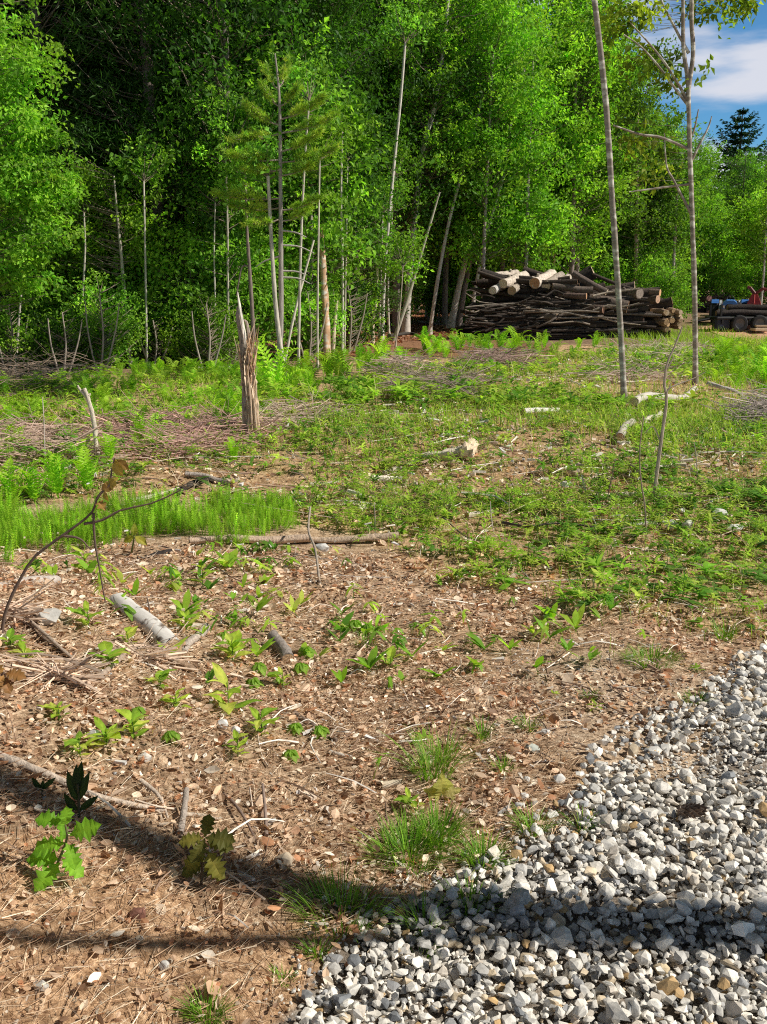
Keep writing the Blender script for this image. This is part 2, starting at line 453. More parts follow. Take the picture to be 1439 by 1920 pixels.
# ------------------------------------------------------------------ ground
def build_ground():
    ys = np.concatenate([np.linspace(-25, 0.6, 26), np.arange(0.65, 9, 0.05), 9 * np.exp(np.linspace(0, math.log(900 / 9.0), 220))])
    u = np.linspace(-1, 1, 361); u = np.sign(u) * (0.25 * np.abs(u) + 0.75 * np.abs(u) ** 3)
    wd = 20 + np.maximum(ys, 0) * 1.7
    X = u[None] * wd[:, None]; Y = np.repeat(ys[:, None], len(u), 1)
    Z = H(X, Y)
    x, y = X.ravel(), Y.ravel()
    t = np.ones((len(x), 3)) * np.array([1.25, 1.2, 1.12])
    sand = inpoly(P_sand, x + (vnoise(x, y, .4, 8) - .5) * .3, y + (vnoise(x, y, .4, 9) - .5) * .3)
    t[sand] = (1.55, 1.36, 1.15)
    gr = inpoly(P_gravel, x, y); t[gr] = (.85, 1.0, 1.2)
    grit = inpoly(P_finegrit, x + (vnoise(x, y, .5, 10) - .5) * .6, y + (vnoise(x, y, .5, 11) - .5) * .6)
    t[grit] = (1.42, 1.45, 1.45)
    cov = inpoly(P_cover, x, y) | inpoly(P_leftback, x, y) | inpoly(P_fern, x, y)
    t[cov] = (1.2, 1.1, 0.9)
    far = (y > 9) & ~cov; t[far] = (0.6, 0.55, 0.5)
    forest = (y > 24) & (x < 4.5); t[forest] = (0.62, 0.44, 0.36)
    road = inpoly(P_road, x, y); t[road] = (1.25, 1.05, 0.95)
    mb = MB()
    nr, nc = X.shape
    i = np.arange(nr - 1)[:, None] * nc; j = np.arange(nc - 1)[None]
    f = np.stack([i + j, i + j + 1, i + nc + j + 1, i + nc + j], -1).reshape(-1, 4)
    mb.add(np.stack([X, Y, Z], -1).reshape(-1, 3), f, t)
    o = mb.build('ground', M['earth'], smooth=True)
    o['kind'] = 'structure'
    # a pale dirt track at the far right, laid just over the ground
    rm = MB(); n = 40
    lo = P_road.min(0); hi = P_road.max(0)
    gx = np.linspace(lo[0], hi[0], 90); gy = np.linspace(lo[1], hi[1], 90)
    GX, GY = np.meshgrid(gx, gy)
    keep = inpoly(P_road, GX.ravel(), GY.ravel()).reshape(GX.shape)
    idx = np.arange(GX.size).reshape(GX.shape)
    fq = np.stack([idx[:-1, :-1], idx[:-1, 1:], idx[1:, 1:], idx[1:, :-1]], -1).reshape(-1, 4)
    kk = keep[:-1, :-1] & keep[:-1, 1:] & keep[1:, 1:] & keep[1:, :-1]
    rm.add(np.stack([GX, GY, H(GX, GY) + 0.03], -1).reshape(-1, 3), fq[kk.ravel()], (1.35, 1.1, 0.95))
    o = rm.build('dirt_track', M['earth'], smooth=True); o['kind'] = 'structure'
build_ground()

# ------------------------------------------------------------------ stones
def hull(seed, n=13, s=(1, 0.8, 0.65)):
    r = np.random.default_rng(seed)
    p = norm(r.normal(0, 1, (n, 3))) * r.uniform(0.78, 1.0, (n, 1)) * np.array(s) * 0.5
    bm = bmesh.new()
    for k in p: bm.verts.new(k)
    res = bmesh.ops.convex_hull(bm, input=bm.verts)
    bmesh.ops.delete(bm, geom=[v for v in bm.verts if not v.link_faces], context='VERTS')
    bmesh.ops.triangulate(bm, faces=bm.faces[:])
    bm.verts.index_update()
    v = np.array([v.co[:] for v in bm.verts]); f = np.array([[k.index for k in q.verts] for q in bm.faces])
    bm.free(); return v, f
STONES = [hull(i, 10 + (i % 4) * 4, (1, 0.72 + 0.06 * (i % 4), 0.5 + 0.06 * (i % 5))) for i in range(12)]
STONE_COLS = [(0.78, 0.74, 0.67), (0.86, 0.82, 0.74), (0.58, 0.56, 0.52), (0.36, 0.36, 0.36), (0.66, 0.54, 0.38), (0.55, 0.37, 0.18), (0.70, 0.63, 0.54), (0.22, 0.23, 0.24)]
STONE_W = [30, 24, 18, 10, 6, 2.5, 10, 4]

def scatter_stones(mb, x, y, size, r, zoff=0.0, cols=STONE_COLS, wts=STONE_W, sink=0.25):
    n = len(x); k = r.integers(0, len(STONES), n)
    tn = tints(n, r, cols, wts, 0.12)
    z = H(x, y) + size * 0.30 * (1 - sink) + zoff
    rot = rottilt(n, r, 0.55)
    for i, (v, f) in enumerate(STONES):
        q = k == i
        inst(mb, v, f, np.stack([x[q], y[q], z[q]], -1), rot[q], size[q], tn[q])

def build_gravel():
    r = np.random.default_rng(11); mb = MB()
    for dens, lo, hi, zo, sd_ in ((2000, 0.020, 0.036, 0.0, 1), (1250, 0.020, 0.040, 0.013, 2), (640, 0.022, 0.046, 0.024, 3)):
        def pat(x, y):
            thin = inpoly(P_thin, x + (vnoise(x, y, .3, 20) - .5) * .35, y + (vnoise(x, y, .3, 21) - .5) * .35)
            p = np.where(thin, 0.22 if zo == 0 else 0.05, 1.0)
            lim = (x < 4.2) & (y < 5.9) & (y > 0.9)
            return p * lim
        x, y = sample_poly(P_gravel, dens, pat, 100 + sd_, edge=0.22)
        s = r.uniform(lo, hi, len(x)) * np.exp(r.normal(0, .24, len(x)))
        scatter_stones(mb, x, y, s, r, zo)
    x, y = sample_poly(P_gravel, 2600, lambda x, y: (x < 3.2) * (y < 5.6) * (y > .9) * .9, 138, edge=.3)
    scatter_stones(mb, x, y, r.uniform(.006, .02, len(x)), r, .004)
    # strays spilling over the edge of the bed
    g = gpoly([(560, 1900), (640, 1720), (760, 1640), (900, 1560), (1010, 1490), (1060, 1400), (1180, 1330), (1300, 1280), (1380, 1220), (1500, 1195), (1500, 1240), (1330, 1340), (1120, 1480), (900, 1640), (700, 1740), (600, 1900)])
    x, y = sample_poly(g, 75, lambda x, y: vnoise(x, y, .25, 31) ** 2, 131)
    scatter_stones(mb, x, y, r.uniform(.022, .05, len(x)), r)
    # fines between the stones
    x, y = sample_poly(P_thin, 1500, None, 132, edge=.3)
    scatter_stones(mb, x, y, r.uniform(.008, .022, len(x)), r)
    o = mb.build('gravel_bed', M['stone'])
    tag(o, 'bed of pale crushed gravel filling the lower right corner', 'gravel', kind='stuff')

    mb = MB()
    x, y = sample_poly(P_sand, 900, lambda x, y: (x > -2.6) * (y > .8), 133, edge=.3)
    scatter_stones(mb, x, y, 0.004 + 0.016 * r.uniform(0, 1, len(x)) ** 3, r, cols=[(.5, .40, .28), (.6, .52, .4), (.36, .27, .2), (.66, .6, .52)], wts=[4, 3, 3, 1.5])
    x, y = sample_poly(P_finegrit, 1500, lambda x, y: vnoise(x, y, .5, 33), 134, edge=.5)
    scatter_stones(mb, x, y, 0.004 + 0.014 * r.uniform(0, 1, len(x)) ** 2, r, cols=[(.5, .46, .42), (.6, .56, .5), (.36, .32, .3), (.66, .64, .62)], wts=[4, 3, 2, 2])
    P = gpoly([(-100, 1250), (700, 1250), (900, 1500), (800, 1700), (400, 1650), (-100, 1560)])
    x, y = sample_poly(P, 90, None, 135, edge=.3)
    scatter_stones(mb, x, y, 0.006 + 0.02 * r.uniform(0, 1, len(x)) ** 3, r)
    o = mb.build('small_pebbles', M['stone'])
    tag(o, 'tiny pebbles and grit strewn over the sandy soil', 'pebbles', kind='stuff')
build_gravel()

# ------------------------------------------------------------------ litter
def build_litter():
    r = np.random.default_rng(21)
    P_dry = gpoly([(-250, 1030), (350, 1022), (760, 1040), (1000, 1090), (1500, 1190), (1380, 1230), (1250, 1340), (1100, 1430), (960, 1570), (740, 1700), (560, 1900), (450, 2200), (-400, 2200)])
    P_all = gpoly([(-250, 1030), (350, 1022), (760, 1040), (1000, 1090), (1500, 1190), (1400, 1240), (1250, 1340), (1100, 1430), (960, 1570), (740, 1700), (560, 1900), (450, 2200), (-400, 2200)])
    P_mid = P_cover
    # curled dead leaves: 3 x 2 grid of quads
    gu = np.array([0, .33, .66, 1.0]); wv = np.array([.25, .95, .85, .05])
    tv = []
    for k, u in enumerate(gu):
        for s_ in (-1, 0, 1):
            tv.append(((u - .5), s_ * wv[k] * .36, 0.12 * abs(s_) * wv[k] + .25 * (u - .5) ** 2))
    tv = np.array(tv); tf = []
    for k in range(3):
        for s_ in range(2):
            a = k * 3 + s_; tf.append((a, a + 1, a + 4, a + 3))
    tf = np.array(tf)
    cols = [(.62, .42, .27), (.78, .58, .41), (.90, .76, .58), (.30, .18, .11), (.95, .86, .72), (.54, .28, .15)]
    mb = MB()
    for dn, s0, s1, sd2 in ((2300, .008, .022, 141), (520, .018, .036, 241), (45, .035, .06, 341)):
     x, y = sample_poly(P_dry, lambda y: dn * (1 - .55 * S((y - 2.2) / 3.5)), lambda x, y: (.35 + .9 * vnoise(x, y, .5, 40)) * (1 - .72 * inpoly(P_sand, x, y)) - .55 * inpoly(P_finegrit, x, y) - 0.4 * S((x - .2) / .8) * (y < 3.2), sd2, edge=.4)
     n = len(x); s = r.uniform(s0, s1, n) * (1 + .3 * S((y - 3) / 3))
     rot = rottilt(n, r, .72); z = H(x, y) + .007 + r.uniform(0, .02, n)
     cz = r.choice([-1.0, 1.0], n)
     inst(mb, tv, tf, np.stack([x, y, z], -1), rot, np.stack([s, s * r.uniform(.7, 1.3, n), s * cz * r.uniform(.5, 1.6, n)], -1), tints(n, r, cols, [4, 4, 2.6, 4, 1.5, 2.4]))
    # thinner cover among the weeds and beyond
    x, y = sample_poly(P_mid, lambda y: np.where(y < 9, 190, 40), lambda x, y: .2 + vnoise(x, y, .8, 41), 142)
    n = len(x); s = r.uniform(.02, .065, n) * (1 + .5 * (y > 9)); rot = rottilt(n, r, .4)
    inst(mb, tv, tf, np.stack([x, y, H(x, y) + .012], -1), rot, np.stack([s, s, s], -1), tints(n, r, cols, [4, 4, 3, 3, 1.5, 2]))
    P_for = gpoly([(560, 690), (740, 645), (860, 628), (900, 600), (900, 578), (700, 570), (560, 600)])
    x, y = sample_poly(P_for, 45, None, 143)
    n = len(x); s = r.uniform(.08, .16, n)
    inst(mb, tv, tf, np.stack([x, y, H(x, y) + .02], -1), rottilt(n, r, .5), np.stack([s, s, s], -1), tints(n, r, [(.42, .2, .11), (.5, .27, .16), (.34, .15, .08), (.58, .36, .24)]))
    o = mb.build('leaf_litter', M['dryleaf']); tag(o, 'brown dead leaves littering the bare cleared ground', 'leaf litter', kind='stuff')

    # needles and thin straw
    mb = MB()
    x, y = sample_poly(P_all, lambda y: 4200 - 3000 * S((y - 2) / 4), lambda x, y: np.clip(vnoise(x, y, .45, 44) * 1.5 - .15, 0, 1) * (x > -3.2) * (y > .8), 144, edge=.4)
    n = len(x); a = r.uniform(0, 2 * PI, n)
    d = np.stack([np.cos(a), np.sin(a), r.normal(0, .10, n)], -1)
    b = np.stack([-np.sin(a), np.cos(a), np.zeros(n)], -1) * r.normal(0, .12, (n, 1)) + np.array([0, 0, .02])
    Ln = r.uniform(.04, .12, n)
    base = np.stack([x, y, H(x, y) + .006 + r.uniform(0, .012, n)], -1)
    blades(mb, base, d, b, Ln, r.uniform(.0014, .003, n), tints(n, r, [(.58, .38, .23), (.76, .57, .39), (.88, .74, .55), (.34, .2, .13)], [4, 4, 3, 2]), segs=2)
    o = mb.build('pine_needle_litter', M['litter']); tag(o, 'fallen pine needles and straw scattered over the soil', 'needle litter', kind='stuff')

    # pale wood chips and splinters
    mb = MB()
    tvb = np.array([[x_, y_, z_] for z_ in (-.5, .5) for y_ in (-.5, .5) for x_ in (-.5, .5)]); tvb[1::4] *= (.8, .3, 1); tvb[3::4] *= (1.0, .5, 1)
    tfb = np.array([(0, 2, 3, 1), (4, 5, 7, 6), (0, 1, 5, 4), (2, 6, 7, 3), (0, 4, 6, 2), (1, 3, 7, 5)])
    x, y = sample_poly(P_all, lambda y: 190 - 90 * S((y - 3) / 3), lambda x, y: (.25 + .8 * vnoise(x, y, .7, 46)) * (x > -3.2) * (1 - .8 * inpoly(P_sand, x, y)), 145)
    x2, y2 = sample_poly(P_cover, lambda y: np.where(y < 10, 95, 42), lambda x, y: np.clip(vnoise(x, y, .9, 47) * 2 - .7, 0, 1), 146)
    x = np.concatenate([x, x2]); y = np.concatenate([y, y2]); n = len(x)
    L = 0.012 + 0.062 * r.uniform(0, 1, n) ** 5; L = np.where(y > 7, L * 2.0, L); L = np.where(y > 12, L * 1.5, L)
    s = np.stack([L, L * r.uniform(.12, .4, n), r.uniform(.003, .012, n) * (1 + (y > 7))], -1)
    inst(mb, tvb, tfb, np.stack([x, y, H(x, y) + .012 + .10 * (y > 5.5) * r.uniform(0, 1, n)], -1), rottilt(n, r, .25), s, tints(n, r, [(.78, .64, .5), (.85, .78, .68), (.6, .44, .31), (.72, .69, .66), (.38, .25, .17)], [4, 4, 3, 2, 2]))
    o = mb.build('wood_chip_litter', M['cutwood']); tag(o, 'pale wood chips and splinters scattered across the clearing', 'wood chips', kind='stuff')

    # small twigs
    mb = MB()
    x, y = sample_poly(P_all, lambda y: 75 - 30 * S((y - 3) / 3), lambda x, y: vnoise(x, y, .8, 48) * (x > -3.2) * (y > .8), 147)
    x2, y2 = sample_poly(P_cover, lambda y: np.where(y < 10, 22, 9), lambda x, y: vnoise(x, y, 1.2, 49), 148)
    x = np.concatenate([x, x2]); y = np.concatenate([y, y2])
    for i in range(len(x)):
        L = .05 + .4 * r.uniform(0, 1) ** 2 * (2.2 if y[i] > 5 else .55); a = r.uniform(0, 2 * PI); z = float(H(x[i], y[i]))
        d = np.array([math.cos(a), math.sin(a), 0]); e = np.array([-d[1], d[0], 0])
        lf = .07 * r.uniform(0, 1) if y[i] > 6 else 0.0
        p = np.array([x[i], y[i], z + .008 + lf])
        q1 = p + d * L * .5 + e * r.normal(0, .06) * L; q2 = p + d * L + e * r.normal(0, .12) * L
        q1[2] = float(H(q1[0], q1[1])) + r.uniform(.008, .04); q2[2] = float(H(q2[0], q2[1])) + r.uniform(.006, .05) + lf; q1[2] += lf
        g = r.choice(4); c = [(.30, .2, .14), (.52, .42, .33), (.72, .66, .58), (.2, .13, .09)][g]
        rad = r.uniform(.0015, .005) * (2.2 if y[i] > 7 else 1)
        tube(mb, curve([p, q1, q2], 5), np.linspace(rad, rad * .5, 5), 4, c, cap=False)
    o = mb.build('twig_litter', M['twig']); tag(o, 'small broken twigs strewn over the cleared ground', 'twigs', kind='stuff')
build_litter()

# ------------------------------------------------------------------ ground cover vegetation
GREEN = [(.33, .53, .055), (.40, .59, .065), (.23, .43, .045), (.50, .61, .11), (.13, .30, .035)]
BRIGHT = [(.29, .55, .03), (.35, .60, .035), (.22, .47, .03), (.40, .62, .05)]
GRASSC = [(.30, .52, .05), (.40, .60, .075), (.22, .42, .04), (.50, .60, .13), (.72, .64, .36)]

def sprouts(mb, x, y, r, kmin, kmax, L, Wd, hh, cols, segs=3, droop=(.2, .6), wts=None, flat=.5):
    n = len(x)
    if n == 0: return
    k = r.integers(kmin, kmax + 1, n); id_ = np.repeat(np.arange(n), k); m = len(id_)
    ht = r.uniform(hh[0], hh[1], n)
    base0 = np.stack([x, y, H(x, y)], -1)
    lean = np.stack([r.normal(0, .25, n), r.normal(0, .25, n), np.ones(n)], -1)
    blades(mb, base0, lean, np.zeros((n, 3)) + r.normal(0, .05, (n, 3)), ht, np.full(n, .0035) + .0006 * y, tints(n, r, [(.14, .22, .05), (.2, .2, .08)]), segs=2)
    t = r.uniform(.45, 1.0, m) ** .6
    a = r.uniform(0, 2 * PI, m)
    up = r.uniform(flat - .35, flat + .35, m)
    d = norm(np.stack([np.cos(a), np.sin(a), up], -1))
    b = np.stack([np.cos(a) * .1, np.sin(a) * .1, -r.uniform(*droop, m)], -1)
    sz = np.repeat(np.exp(r.normal(0, .25, n)), k)
    Ls = L * sz * r.uniform(.7, 1.25, m)
    p = base0[id_] + lean[id_] * (ht[id_] * t)[:, None]
    base_t = tints(n, r, cols, wts, .16)
    blades(mb, p, d, b, Ls, Wd * sz * r.uniform(.8, 1.2, m), base_t[id_] * np.exp(r.normal(0, .12, (m, 1))), segs=segs, lance=True)

def grass(mb, x, y, r, L, Wd, cols, bend=(.1, .55), segs=3, wts=None, spread=.35):
    n = len(x); a = r.uniform(0, 2 * PI, n)
    d = norm(np.stack([np.cos(a) * spread * r.uniform(.2, 1, n), np.sin(a) * spread * r.uniform(.2, 1, n), np.ones(n)], -1))
    bn = r.uniform(bend[0], bend[1], n)
    b = np.stack([np.cos(a) * bn, np.sin(a) * bn, -bn * .55], -1)
    blades(mb, np.stack([x, y, H(x, y) - .005], -1), d, b, r.uniform(L * .5, L * 1.25, n), Wd * r.uniform(.7, 1.2, n), tints(n, r, cols, wts), segs=segs)

# frond template
def frond_template(arch, npair=13, seed=0):
    r = np.random.default_rng(seed)
    mb = MB()
    def rac(t): return np.array([0.62 * t + .1 * t * t, 0, arch * math.sin(t * 1.9) * .62])
    ts = np.linspace(.12, .99, npair)
    C, D, Nn, Ls, Ws = [], [], [], [], []
    for t in ts:
        l = .20 * math.sin(PI * min(1, t * .82 + .16)) ** .8 * (1 - t * .25)
        tg = norm(rac(t + .02) - rac(t - .02)); up = np.cross(tg, np.array([0, 1.0, 0])) * -1
        for s_ in (-1, 1):
            C.append(rac(t)); D.append(np.array([0, s_, 0]) + tg * .42 - up * .12 * r.uniform(0, 2)); Nn.append(up); Ls.append(l); Ws.append(.055)
    n = len(C); leaves(mb, np.array(C), np.array(D), np.array(Nn), np.array(Ls), np.array(Ws), np.ones((n, 3)), fold=.1)
    p = np.array([rac(t) for t in np.linspace(0, .98, 6)]); 
    wv = np.linspace(.008, .003, 6)
    v = np.concatenate([p + np.array([0, 1, 0]) * wv[:, None], p - np.array([0, 1, 0]) * wv[:, None]])
    f = []
    for i in range(5): f += [(i, i + 1, i + 7), (i, i + 7, i + 6)]
    mb.add(v, np.array(f), np.ones((12, 3)))
    return np.concatenate(mb.v), np.concatenate(mb.t)
FRONDS = [frond_template(a, 13, i) for i, a in enumerate((.75, 1.0, 1.25, .9))]

def ferns(mb, x, y, r, size, nf=(5, 9), cols=BRIGHT):
    n = len(x); k = r.integers(nf[0], nf[1], n); id_ = np.repeat(np.arange(n), k); m = len(id_)
    a = r.uniform(0, 2 * PI, m); tl = r.normal(0, .22, m)
    c, s = np.cos(tl), np.sin(tl); z = np.zeros(m); o = np.ones(m)
    Rx = np.stack([np.stack([o, z, z], -1), np.stack([z, c, -s], -1), np.stack([z, s, c], -1)], -2)
    Ry_a = -r.uniform(.0, .7, m); cy_, sy_ = np.cos(Ry_a), np.sin(Ry_a)
    Ry = np.stack([np.stack([cy_, z, sy_], -1), np.stack([z, o, z], -1), np.stack([-sy_, z, cy_], -1)], -2)
    rot = rotz(a) @ Ry @ Rx
    szz = np.repeat(size * np.exp(r.normal(0, .2, n)), k) * r.uniform(.75, 1.2, m)
    tn = tints(n, r, cols, None, .15)[id_] * np.exp(r.normal(0, .1, (m, 1)))
    pos = np.stack([x, y, H(x, y)], -1)[id_]
    ch = r.integers(0, len(FRONDS), m)
    for i, (v, f) in enumerate(FRONDS):
        q = ch == i; inst(mb, v, f, pos[q], rot[q], szz[q], tn[q])

def horsetail_template(seed):
    r = np.random.default_rng(seed); mb = MB()
    nw = 11
    zs = np.linspace(.18, .95, nw); C, D, Nn, Ls = [], [], [], []
    for i, z in enumerate(zs):
        k = 7
        for j in range(k):
            a = 2 * PI * (j + .5 * (i % 2)) / k + r.normal(0, .15)
            C.append((0, 0, z)); D.append((math.cos(a), math.sin(a), .45 + r.normal(0, .15))); Nn.append((0, 0, 1)); Ls.append(.26 * (1.1 - z * .8) * r.uniform(.7, 1.15))
    n = len(C); C = np.array(C, float); D = np.array(D); Ls = np.array(Ls)
    blades(mb, C, norm(D), np.tile([0, 0, .12], (n, 1)), Ls, np.full(n, .016), np.ones((n, 3)), segs=2)
    blades(mb, np.array([[0, 0, 0.], [0, 0, 0]]), np.array([[0, 0, 1.], [0, 0, 1]]), np.array([[.02, .0, 0], [0, .02, 0]]), [1., 1.], [.022, .022], np.ones((2, 3)) * .9, segs=2)
    return np.concatenate(mb.v), np.concatenate(mb.t)
HORSE = [horsetail_template(i) for i in range(3)]

def build_cover():
    r = np.random.default_rng(31)
    # the low leafy weeds of the clearing
    mb = MB()
    pt = lambda x, y: np.clip((vnoise(x, y, 1.0, 60) * .6 + vnoise(x, y, .32, 61) * .75 - .33) * 1.9, 0.06, 1) * (1 - .5 * inpoly(P_horse, x, y))
    x, y = sample_poly(P_cover, lambda y: np.where(y < 7.5, 260, np.where(y < 12, 130, 0)), pt, 151, edge=.8)
    pick = r.uniform(0, 1, len(x)) + .5 * (vnoise(x, y, 1.4, 90) - .5)
    q = pick < .3; YEL = [(.36, .50, .06), (.42, .52, .09), (.30, .44, .05)]
    sprouts(mb, x[q], y[q], r, 4, 8, .06, .026, (.02, .10), GREEN[2:] + [(.13, .27, .05)], droop=(.1, .5), flat=.3)
    q2 = pick > .78
    sprouts(mb, x[q2], y[q2], r, 8, 16, .05, .008, (.06, .26), YEL + GREEN[:2], segs=2, flat=.8)
    x = x[~q & ~q2]; y = y[~q & ~q2]
    for q, L, Wd, hh, sg in ((y < 7.5, .062, .0125, (.03, .15), 3), (y >= 7.5, .085, .02, (.04, .18), 2)):
        sprouts(mb, x[q], y[q], r, 6, 12, L, Wd, hh, GREEN, segs=sg)
    x, y = sample_poly(P_cover, lambda y: np.where(y < 12, 0, np.where(y < 20, 40, 20)), lambda x, y: np.clip(vnoise(x, y, 1.7, 62) * 2.2 - .65, .05, 1), 152, edge=1.)
    sprouts(mb, x, y, r, 6, 12, .16, .045, (.06, .3), GREEN, segs=2)
    o = mb.build('low_weeds', M['leaf']); tag(o, 'low green leafy weeds covering the middle of the clearing', 'weeds', kind='stuff')

    # sparse seedlings on the litter
    mb = MB()
    pt = lambda x, y: np.clip(vnoise(x, y, .8, 63) * 2.2 - .85, .05, 1)
    x, y = sample_poly(P_litterweed, lambda y: 26 + 50 * S((y - 3) / 2.2), pt, 153, edge=.5)
    q = r.uniform(0, 1, len(x)) < .5
    sprouts(mb, x[q], y[q], r, 5, 8, .06, .016, (.04, .12), GREEN + [(.2, .36, .05)], droop=(.4, 1.0), flat=.1)
    sprouts(mb, x[~q], y[~q], r, 3, 6, .085, .026, (.01, .05), GREEN + BRIGHT[:1], droop=(.05, .35), flat=1.1)
    P = gpoly([(560, 1500), (760, 1300), (1000, 1300), (1380, 1210), (1300, 1330), (1100, 1430), (960, 1580), (740, 1700)])
    x, y = sample_poly(P, 8, lambda x, y: vnoise(x, y, .6, 64), 154)
    sprouts(mb, x, y, r, 4, 7, .035, .009, (.01, .04), GREEN, flat=.6)
    o = mb.build('seedling_scatter', M['leaf']); tag(o, 'small green seedlings sprouting through the dead leaves', 'seedlings', kind='stuff')

    # grass of the clearing
    mb = MB()
    pt = lambda x, y: np.clip(vnoise(x, y, 1.6, 65) * 2.2 - .7, .04, 1)
    x, y = sample_poly(P_cover, lambda y: np.where(y < 8, 330, np.where(y < 14, 260, 110)), pt, 155, edge=.6)
    far = y > 9
    grass(mb, x[~far], y[~far], r, .13, .0045, GRASSC, wts=[4, 3, 3, 1.4, 1.0])
    grass(mb, x[far], y[far], r, .26, .011, GRASSC, wts=[4, 4, 2, 2, 1.2], segs=2)
    x, y = sample_poly(P_grassr, 75, lambda x, y: .4 + .7 * vnoise(x, y, 2, 66), 156, edge=1.5)
    grass(mb, x, y, r, .34, .016, BRIGHT + GRASSC[:2], segs=2)
    P = gpoly([(660, 1560), (900, 1540), (1010, 1560), (900, 1660), (800, 1720), (700, 1640)])
    x, y = sample_poly(P, 260, lambda x, y: np.clip(vnoise(x, y, .25, 67) * 2 - .9, 0, 1), 157)
    grass(mb, x, y, r, .09, .0032, GRASSC)
    P = gpoly([(1000, 1190), (1300, 1180), (1500, 1150), (1500, 1215), (1250, 1260), (1020, 1240)])
    x, y = sample_poly(P, 260, lambda x, y: np.clip(vnoise(x, y, .35, 68) * 2 - .9, 0, 1), 158)
    grass(mb, x, y, r, .09, .0035, GRASSC, wts=[3, 4, 2, 4, 3])
    x, y = sample_poly(P_cover, lambda y: np.where(y < 9, 120, np.where(y < 16, 100, 45)), lambda x, y: .2 + .8 * vnoise(x, y, 1.1, 80), 171)
    grass(mb, x, y, r, .30, .006, [(.62, .52, .36), (.5, .4, .27), (.7, .62, .48)], bend=(.4, 1.6), spread=1.2)
    o = mb.build('clearing_grass', M['grass']); tag(o, 'thin green grass growing through the clearing', 'grass', kind='stuff')

    # feathery horsetail band
    mb = MB()
    x, y = sample_poly(P_horse, 1150, lambda x, y: .45 + .7 * vnoise(x, y, .5, 69), 159, edge=.9)
    n = len(x); ch = r.integers(0, 3, n); s = (.09 + .10 * vnoise(x, y, .55, 91)) * r.uniform(.55, 1.3, n); tn = tints(n, r, [(.33, .58, .04), (.42, .64, .06), (.24, .46, .03)], None, .22)
    for i, (v, f) in enumerate(HORSE):
        q = ch == i
        inst(mb, v, f, np.stack([x[q], y[q], H(x[q], y[q])], -1), rottilt(q.sum(), r, .28), s[q], tn[q])
    o = mb.build('horsetail_band', M['grass']); tag(o, 'band of bright feathery horsetail at the left edge of the litter', 'horsetail', kind='stuff')

    # ferns at the back of the clearing and along the wood
    mb = MB()
    x, y = sample_poly(P_fern, 4.2, lambda x, y: .3 + .8 * vnoise(x, y, 2.5, 70), 160, edge=1.4)
    ferns(mb, x, y, r, .44, cols=BRIGHT)
    x, y = sample_poly(P_leftback, 9, lambda x, y: np.clip(vnoise(x, y, 2.0, 71) * 1.7 - .3, .05, 1), 161, edge=.8)
    ferns(mb, x, y, r, .27, cols=BRIGHT + GREEN[:3])
    x, y = sample_poly(gpoly([(1330, 660), (1500, 660), (1500, 740), (1350, 735)]), 3.0, None, 162, edge=.8)
    ferns(mb, x, y, r, .36, cols=BRIGHT)
    o = mb.build('fern_growth', M['leaf']); tag(o, 'bright green ferns massed along the edge of the wood', 'ferns', kind='stuff')
    mb = MB()
    x, y = sample_poly(P_leftback, 150, lambda x, y: np.clip(vnoise(x, y, 1.5, 72) * 1.6 - .1, .15, 1), 163, edge=.6)
    grass(mb, x, y, r, .22, .009, BRIGHT + GRASSC, segs=2)
    x, y = sample_poly(P_leftback, 55, lambda x, y: vnoise(x, y, 1.5, 73), 164, edge=.6)
    sprouts(mb, x, y, r, 6, 12, .11, .03, (.06, .25), GREEN + BRIGHT, segs=2)
    x, y = sample_poly(gpoly([(500, 740), (680, 690), (900, 672), (1160, 660), (1200, 690), (900, 740), (640, 790), (520, 790)]), 28, lambda x, y: vnoise(x, y, 1.5, 74), 165, edge=.8)
    grass(mb, x, y, r, .4, .012, GRASSC, segs=2)
    o = mb.build('tall_undergrowth', M['grass']); tag(o, 'tall grass and herbs in front of the wood on the left', 'undergrowth', kind='stuff')
build_cover()

# ------------------------------------------------------------------ logs, branches, snags
def zc(p): return float(np.dot(np.asarray(p) - CAM, FW))
def rpx(wpx, p): return 0.5 * wpx * zc(p) / F0

WOOD_END = [(.62, .43, .26), (.55, .33, .18), (.68, .54, .38)]

def cut_face(parent, c, d, rad, tint, seed=0):
    """a sawn end as its own little mesh: a slightly uneven disc with rings in its tint"""
    r = np.random.default_rng(seed); d = norm(np.asarray(d, float))
    ref = np.array([0, 0, 1.0]) if abs(d[2]) < .85 else np.array([1.0, 0, 0])
    A = norm(np.cross(d, ref)); B = np.cross(d, A)
    n = 16; a = np.arange(n) / n * 2 * PI
    mb = MB(); rings = [0.0, .3, .55, .8, .99]; cols = [.7, 1.05, .85, 1.05, .7]
    vs = [c[None]]; ts = [np.array(tint)[None] * cols[0]]
    for q, cc in zip(rings[1:], cols[1:]):
        vs.append(c + rad * q * (np.cos(a)[:, None] * A + np.sin(a)[:, None] * B) + d * r.normal(0, rad * .02, (n, 1))); ts.append(np.repeat(np.array(tint)[None] * cc, n, 0))
    v = np.concatenate(vs); t = np.concatenate(ts); j = np.arange(n); k = (j + 1) % n
    f3 = np.stack([np.zeros(n, int), 1 + j, 1 + k], -1)
    mb.add(v, f3, t)
    for q in range(3):
        o_ = 1 + q * n
        mb.add(v, np.stack([o_ + j, o_ + n + j, o_ + n + k, o_ + k], -1), t)
    return mb.build('cut_end', M['cutwood'], parent)

